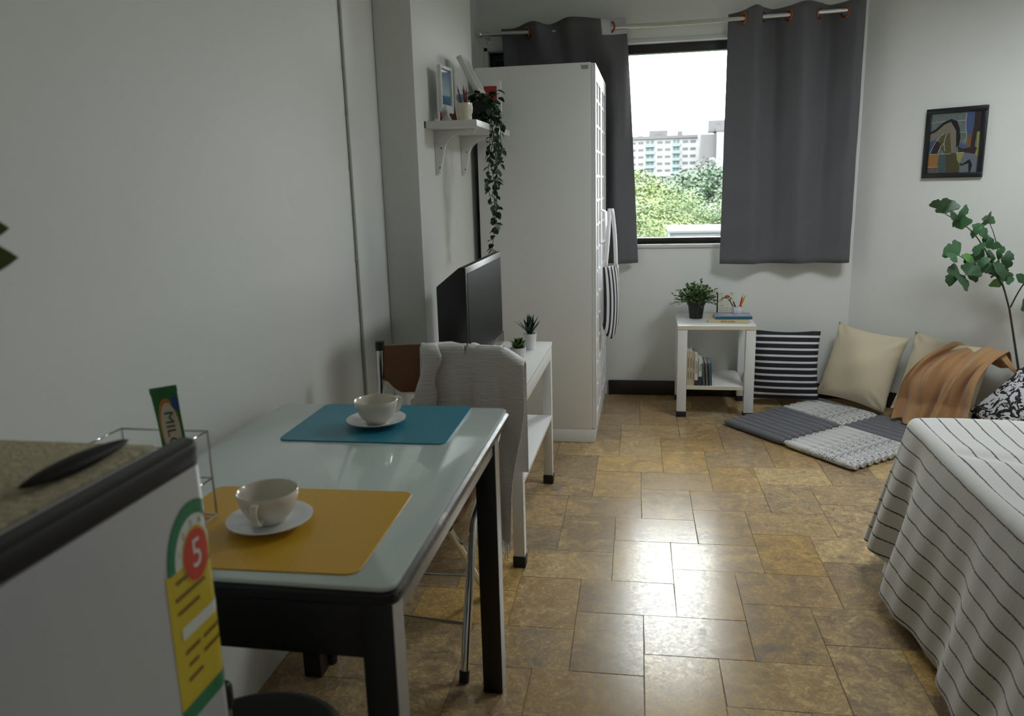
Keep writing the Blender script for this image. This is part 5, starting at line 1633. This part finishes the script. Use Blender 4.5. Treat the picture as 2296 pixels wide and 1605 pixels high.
# fan shaped leaf
gv = [(0, 0, 0)]; ng = 15
for i in range(ng):
    a = R(-78 + 156 * i / (ng - 1))
    r_ = .056 * (1 + .045 * math.sin(i * 2.1)) * (.72 if i == ng // 2 else 1) * (.86 if i in (0, ng - 1) else 1)
    gv.append((r_ * math.sin(a), .012 + r_ * math.cos(a) * .95, .010 * math.cos(a * 2.3) - .006))
gmid = [(x * .5, y * .5, z * .3) for x, y, z in gv[1:]]
gb = MB(); gb.add(gv + gmid, [(0, ng + 1 + i + 0, ng + 2 + i) for i in range(ng - 1)] + [(ng + 1 + i, 1 + i, 2 + i, ng + 2 + i) for i in range(ng - 1)])
gme = gb.mesh('ginkgo_leaf', smooth=70)
gls = []
for nm, c in (('ginkgo_dark', (.035, .085, .035)), ('ginkgo_mid', (.045, .13, .05)), ('ginkgo_bright', (.09, .24, .05))):
    q = gme.copy(); q.materials.append(mat(nm, c, .45, var=.25, vscale=40)); gls.append(q)
rg = random.Random(17)
def gleaf(p, size=1.0, kind=None, up=None):
    o = put('leaf', gls[kind if kind is not None else rg.choice((0, 0, 1, 1, 1))], None, gk)
    o.location = p
    # blade roughly facing the room
    o.rotation_mode = 'QUATERNION'
    yaw = R(rg.uniform(-60, 40)); roll = up if up is not None else rg.uniform(-2.2, 2.2); pit = R(rg.uniform(50, 110))
    o.rotation_quaternion = Euler((0, 0, yaw)).to_quaternion() @ Euler((pit, 0, 0)).to_quaternion() @ Euler((0, 0, roll)).to_quaternion()
    o.scale = (size, size, size)
for P, n_ in ((b1, 12), (b2, 7), (b3, 7), (b4, 5), (b5, 6), (b6, 6)):
    for k in range(n_):
        f = .22 + .78 * k / (n_ - 1)
        p = spline(P, f)
        gleaf(p + Vector((rg.uniform(-.03, .03), rg.uniform(-.04, .0), rg.uniform(-.03, .03))), rg.uniform(.68, 1.1), 2 if rg.random() < .1 else None)
gleaf(b1[-1], 1.15, 0, .2); gleaf(b2[-1], 1.25, 1, .5); gleaf(b5[-1], 1.1, 0, 1.4)

# ------------------------------------------------------------------ outside: ground, trees, buildings
gz = -13.0
g = MB(); g.box(-260, 320, -260, 700, gz - .5, gz)
gr = g.build('ground', mat('grass_ground', (.03, .05, .015), .9, var=.4, vscale=.2)); gr['kind'] = 'structure'
def foliage_mat(name, c, var):
    m, nt, b = new_mat(name)
    tc = nt.nodes.new('ShaderNodeTexCoord')
    n = node(nt, 'ShaderNodeTexNoise', Scale=.45, Detail=4.0); nt.links.new(tc.outputs['Object'], n.inputs['Vector'])
    mx = nt.nodes.new('ShaderNodeMix'); mx.data_type = 'RGBA'
    mx.inputs['A'].default_value = tuple(x * (1 - var) for x in c) + (1,); mx.inputs['B'].default_value = (c[0] * (1 + var) * 1.15, c[1] * (1 + var), c[2] * (1 + var * .6), 1)
    mr = nt.nodes.new('ShaderNodeMapRange'); mr.inputs['From Min'].default_value = .35; mr.inputs['From Max'].default_value = .65
    nt.links.new(n.outputs['Fac'], mr.inputs['Value']); nt.links.new(mr.outputs['Result'], mx.inputs['Factor'])
    nt.links.new(mx.outputs['Result'], b.inputs['Base Color']); b.inputs['Roughness'].default_value = .7
    return m
M_t = [foliage_mat('foliage_yellow_green', (.050, .080, .014), .35), foliage_mat('foliage_mid_green', (.034, .066, .020), .35), foliage_mat('foliage_blue_green', (.024, .050, .026), .3)]
M_trunk = mat('tree_bark', (.10, .08, .06), .9)
rtree = random.Random(99)
def crown_mesh(seed, nblob, nleaf, leaf, flat=.75):
    r = random.Random(seed); b = MB()
    for k in range(nblob):
        th = r.uniform(0, 6.283); ph = math.acos(r.uniform(-.35, 1)); rad = r.uniform(.45, .92)
        c = Vector((math.sin(ph) * math.cos(th) * rad, math.sin(ph) * math.sin(th) * rad, math.cos(ph) * rad * flat))
        br = r.uniform(.16, .32)
        for q in range(nleaf):
            d = Vector((r.gauss(0, 1), r.gauss(0, 1), r.gauss(0, .8) + .25)).normalized()
            p = c + d * br * r.uniform(.75, 1.05)
            nrm = (d + Vector((r.uniform(-.6, .6), r.uniform(-.6, .6), r.uniform(-.2, .9)))).normalized()
            t1 = nrm.orthogonal().normalized(); t2 = nrm.cross(t1)
            an = r.uniform(0, 6.28); u1 = t1 * math.cos(an) + t2 * math.sin(an); u2 = nrm.cross(u1)
            s = leaf * r.uniform(.7, 1.3)
            b.add([p - u1 * s - u2 * s * .55, p + u1 * s - u2 * s * .55, p + u1 * s * 1.1 + u2 * s * .55, p - u1 * s * .9 + u2 * s * .55], [(0, 1, 2, 3)])
    return b.mesh('crown')
crowns = {}
def tree(label, x, y, ztop, rad, kind, seed, fine, group=None):
    t = thing('tree', label, 'tree', (x, y, gz + .02), rtree.uniform(0, 6.28), group)
    key = (seed, kind, fine)
    if key not in crowns:
        me = crown_mesh(seed, 60 if fine else 44, 150 if fine else 80, .017 if fine else .030)
        me.materials.append(M_t[kind]); crowns[key] = me
    o = put('crown', crowns[key], None, t)
    hz = rad * .85
    o.scale = (rad, rad, hz)
    o.location = (0, 0, ztop - gz - hz * .95)
    MB().tube([(0, 0, -.015), (.1, 0, (ztop - gz) * .4), (0, .1, ztop - gz - hz * .8)], [rad * .06, rad * .045, rad * .025], 8).build('trunk', M_trunk, t, smooth=60)
    return t
def hz_at(py, y):
    return 1.35 - (py - 402) / 1750 * y * 1.02
def px_x(px, y):
    return (px - 1463.5) / 1790 * y * 1.04
# front row (left, yellow green), middle, back (blue green right)
rows = [
 ('yellow green tree at the lower left of the window view', 1430, 52, 452, 4.2, 0, 1, True),
 ('bright green tree below the middle of the window view', 1525, 60, 470, 4.6, 0, 2, True),
 ('light green tree at the lower right of the window view', 1640, 56, 478, 4.4, 0, 3, True),
 ('mid green tree at the bottom left corner of the window view', 1475, 44, 492, 3.0, 1, 4, True),
 ('spreading yellow green tree left of centre in the window view', 1470, 74, 405, 5.6, 0, 5, True),
 ('leafy tree in the middle of the window view', 1560, 84, 424, 5.4, 1, 1, True),
 ('pale green tree towards the right edge of the window view', 1628, 80, 432, 4.6, 1, 2, True),
 ('tree reaching up before the left end of the apartment block', 1418, 96, 366, 5.0, 0, 3, False),
 ('green tree before the middle of the apartment block', 1508, 112, 398, 6.0, 1, 4, False),
 ('tall blue green tree standing before the grey tower', 1600, 118, 352, 7.6, 2, 5, False),
 ('tall dark green tree beside the grey tower', 1648, 124, 345, 7.0, 2, 1, False),
 ('round blue green tree in front of the balconies', 1556, 128, 366, 5.6, 2, 2, False),
 ('distant tree just below the white apartment windows', 1462, 140, 384, 6.4, 1, 3, False),
]
for (lab_, px, y, py, rad, kind, seed, fine) in rows:
    tree(lab_, px_x(px, y), y, hz_at(py, y), rad, kind, seed, fine)
side_labels = ['green tree outside, nearest the window behind the left curtain', 'tall green tree outside, farther off behind the wardrobe', 'green tree outside, nearest the window behind the right curtain', 'dark green tree outside, well to the right behind the right curtain', 'big blue green tree outside, far off behind the right curtain', 'big mid green tree outside, far off behind the left curtain']
for k, (px, y, py, rad, kind) in enumerate(((1350, 70, 420, 6, 1), (1300, 100, 390, 7, 1), (1720, 72, 440, 5.5, 1), (1790, 100, 380, 7.5, 2), (1700, 140, 372, 8, 2), (1380, 150, 380, 8, 1))):
    tree(side_labels[k], px_x(px, y), y, hz_at(py, y), rad, kind, 1 + k % 5, False, 'trees beside the window view')
# low roof in front of the trees
lb = thing('low_building', 'low pale building with a white roof edge below the trees', 'building', (px_x(1575, 40), 40, gz + .02))
zt = hz_at(508, 40) - gz
M_pale = mat('pale_render', (.045, .052, .062), .8)
MB().box(-1.7, 2.6, 0, 5, 0, zt - .12).build('wall', M_pale, lb)
MB().box(-1.8, 2.7, -.12, 5.1, zt - .115, zt).build('roof_slab', mat('roof_white', (.045, .046, .047), .7), lb)
MB().box(-1.55, .55, -.05, -.001, zt - .52, zt - .20).build('white_panel', mat('roof_white', 0), lb)
for k in range(3):
    MB().box(.75 + .55 * k, 1.2 + .55 * k, -.04, -.001, zt - .62, zt - .22).build('window', mat('window_blue', (.03, .04, .046), .5), lb)

# apartment block
BYd = 330.0
def bx_(px): return px_x(px, BYd)
def bz_(py): return hz_at(py, BYd)
ab = thing('apartment_block', 'white apartment block with pale blue balconies far behind the trees', 'building', (bx_(1505), BYd, gz + .02))
abo = Vector((-bx_(1505), -BYd, -gz - .02))
M_bw = mat('block_white', (.15, .15, .153), .8)
M_bg = mat('block_grey', (.046, .044, .047), .8)
M_bb = mat('balcony_blue', (.075, .115, .125), .7)
M_bwn = mat('block_window', (.018, .019, .021), .4)
def bbox(px0, px1, py0, py1, d0, d1):
    return (bx_(px0) + abo.x, bx_(px1) + abo.x, d0, d1, bz_(py1) + abo.z, bz_(py0) + abo.z)
MB().box(bx_(1395) + abo.x, bx_(1582) + abo.x, 0, 12, 0, bz_(318) + abo.z).build('wall', M_bw, ab)
MB().box(*bbox(1395, 1556, 311, 317.5, -1.0, 12.5)).build('roof_band', M_bg, ab)
MB().box(*bbox(1455, 1494, 299, 310.8, 3, 9)).build('roof_room', M_bg, ab)
for k in range(3):
    MB().box(*bbox(1469 + 5.5 * k, 1472 + 5.5 * k, 302, 308, 2.85, 2.99)).build('roof_vent', mat('roof_white', 0), ab)
MB().box(*bbox(1514, 1525, 301.5, 310.8, 3, 8)).build('roof_tank', M_bg, ab)
MB().box(*bbox(1433, 1443, 308.5, 310.8, 3, 8)).build('roof_hatch', M_bg, ab)
fl = [322, 336.5, 351, 365, 379, 393]
for r_, py in enumerate(fl):
    for px in (1417, 1433, 1472.5, 1488.5, 1524.5, 1540):
        MB().box(*bbox(px, px + 11, py, py + 5.2, -.12, -.02)).build('window', M_bwn, ab)
    for p0, p1 in ((1448, 1467), (1504, 1519)):
        bal = MB().box(*bbox(p0, p1, py + 5.5, py + 11.5, -1.6, -.05)).build('balcony', M_bb, ab)
        for q in range(2):
            w_ = (p1 - p0) / 2
            MB().box(*bbox(p0 + w_ * q + 1.2, p0 + w_ * (q + 1) - 1.2, py - 2, py + 5.2, -.10, -.02)).build('door_glass', mat('balcony_glass', (.025, .036, .04), .5), bal)
tw_ = thing('tower_block', 'grey and white tower block at the right of the window view', 'building', (bx_(1610), BYd - 20, gz + .02))
abo = Vector((-bx_(1610), -(BYd - 20), -gz - .02))
MB().box(bx_(1586) + abo.x, bx_(1660) + abo.x, 0, 16, 0, bz_(312) + abo.z).build('wall', M_bw, tw_)
MB().box(*bbox(1556, 1587, 316, 440, 2, 12)).build('grey_wing', M_bg, tw_)
MB().box(*bbox(1570, 1609, 290, 311.8, 3, 12)).build('stair_tower', M_bg, tw_)
for k in range(2):
    MB().box(*bbox(1586 + 4 * k, 1588.5 + 4 * k, 292.5, 297.5, 2.85, 2.99)).build('vent', mat('roof_white', 0), tw_)
MB().box(*bbox(1584, 1662, 306, 311.8, -.8, 16.5)).build('roof_band', M_bg, tw_)
for py in fl:
    for px in (1601, 1632, 1646):
        MB().box(*bbox(px, px + 6, py - 4, py + 1.5, -.12, -.02)).build('window', M_bwn, tw_)
    MB().box(*bbox(1617, 1628, py + 1, py + 7, -1.5, -.05)).build('balcony', M_bb, tw_)
    MB().box(*bbox(1619, 1626, py - 6, py + .8, -.12, -.02)).build('door_glass', mat('balcony_glass', 0), tw_)
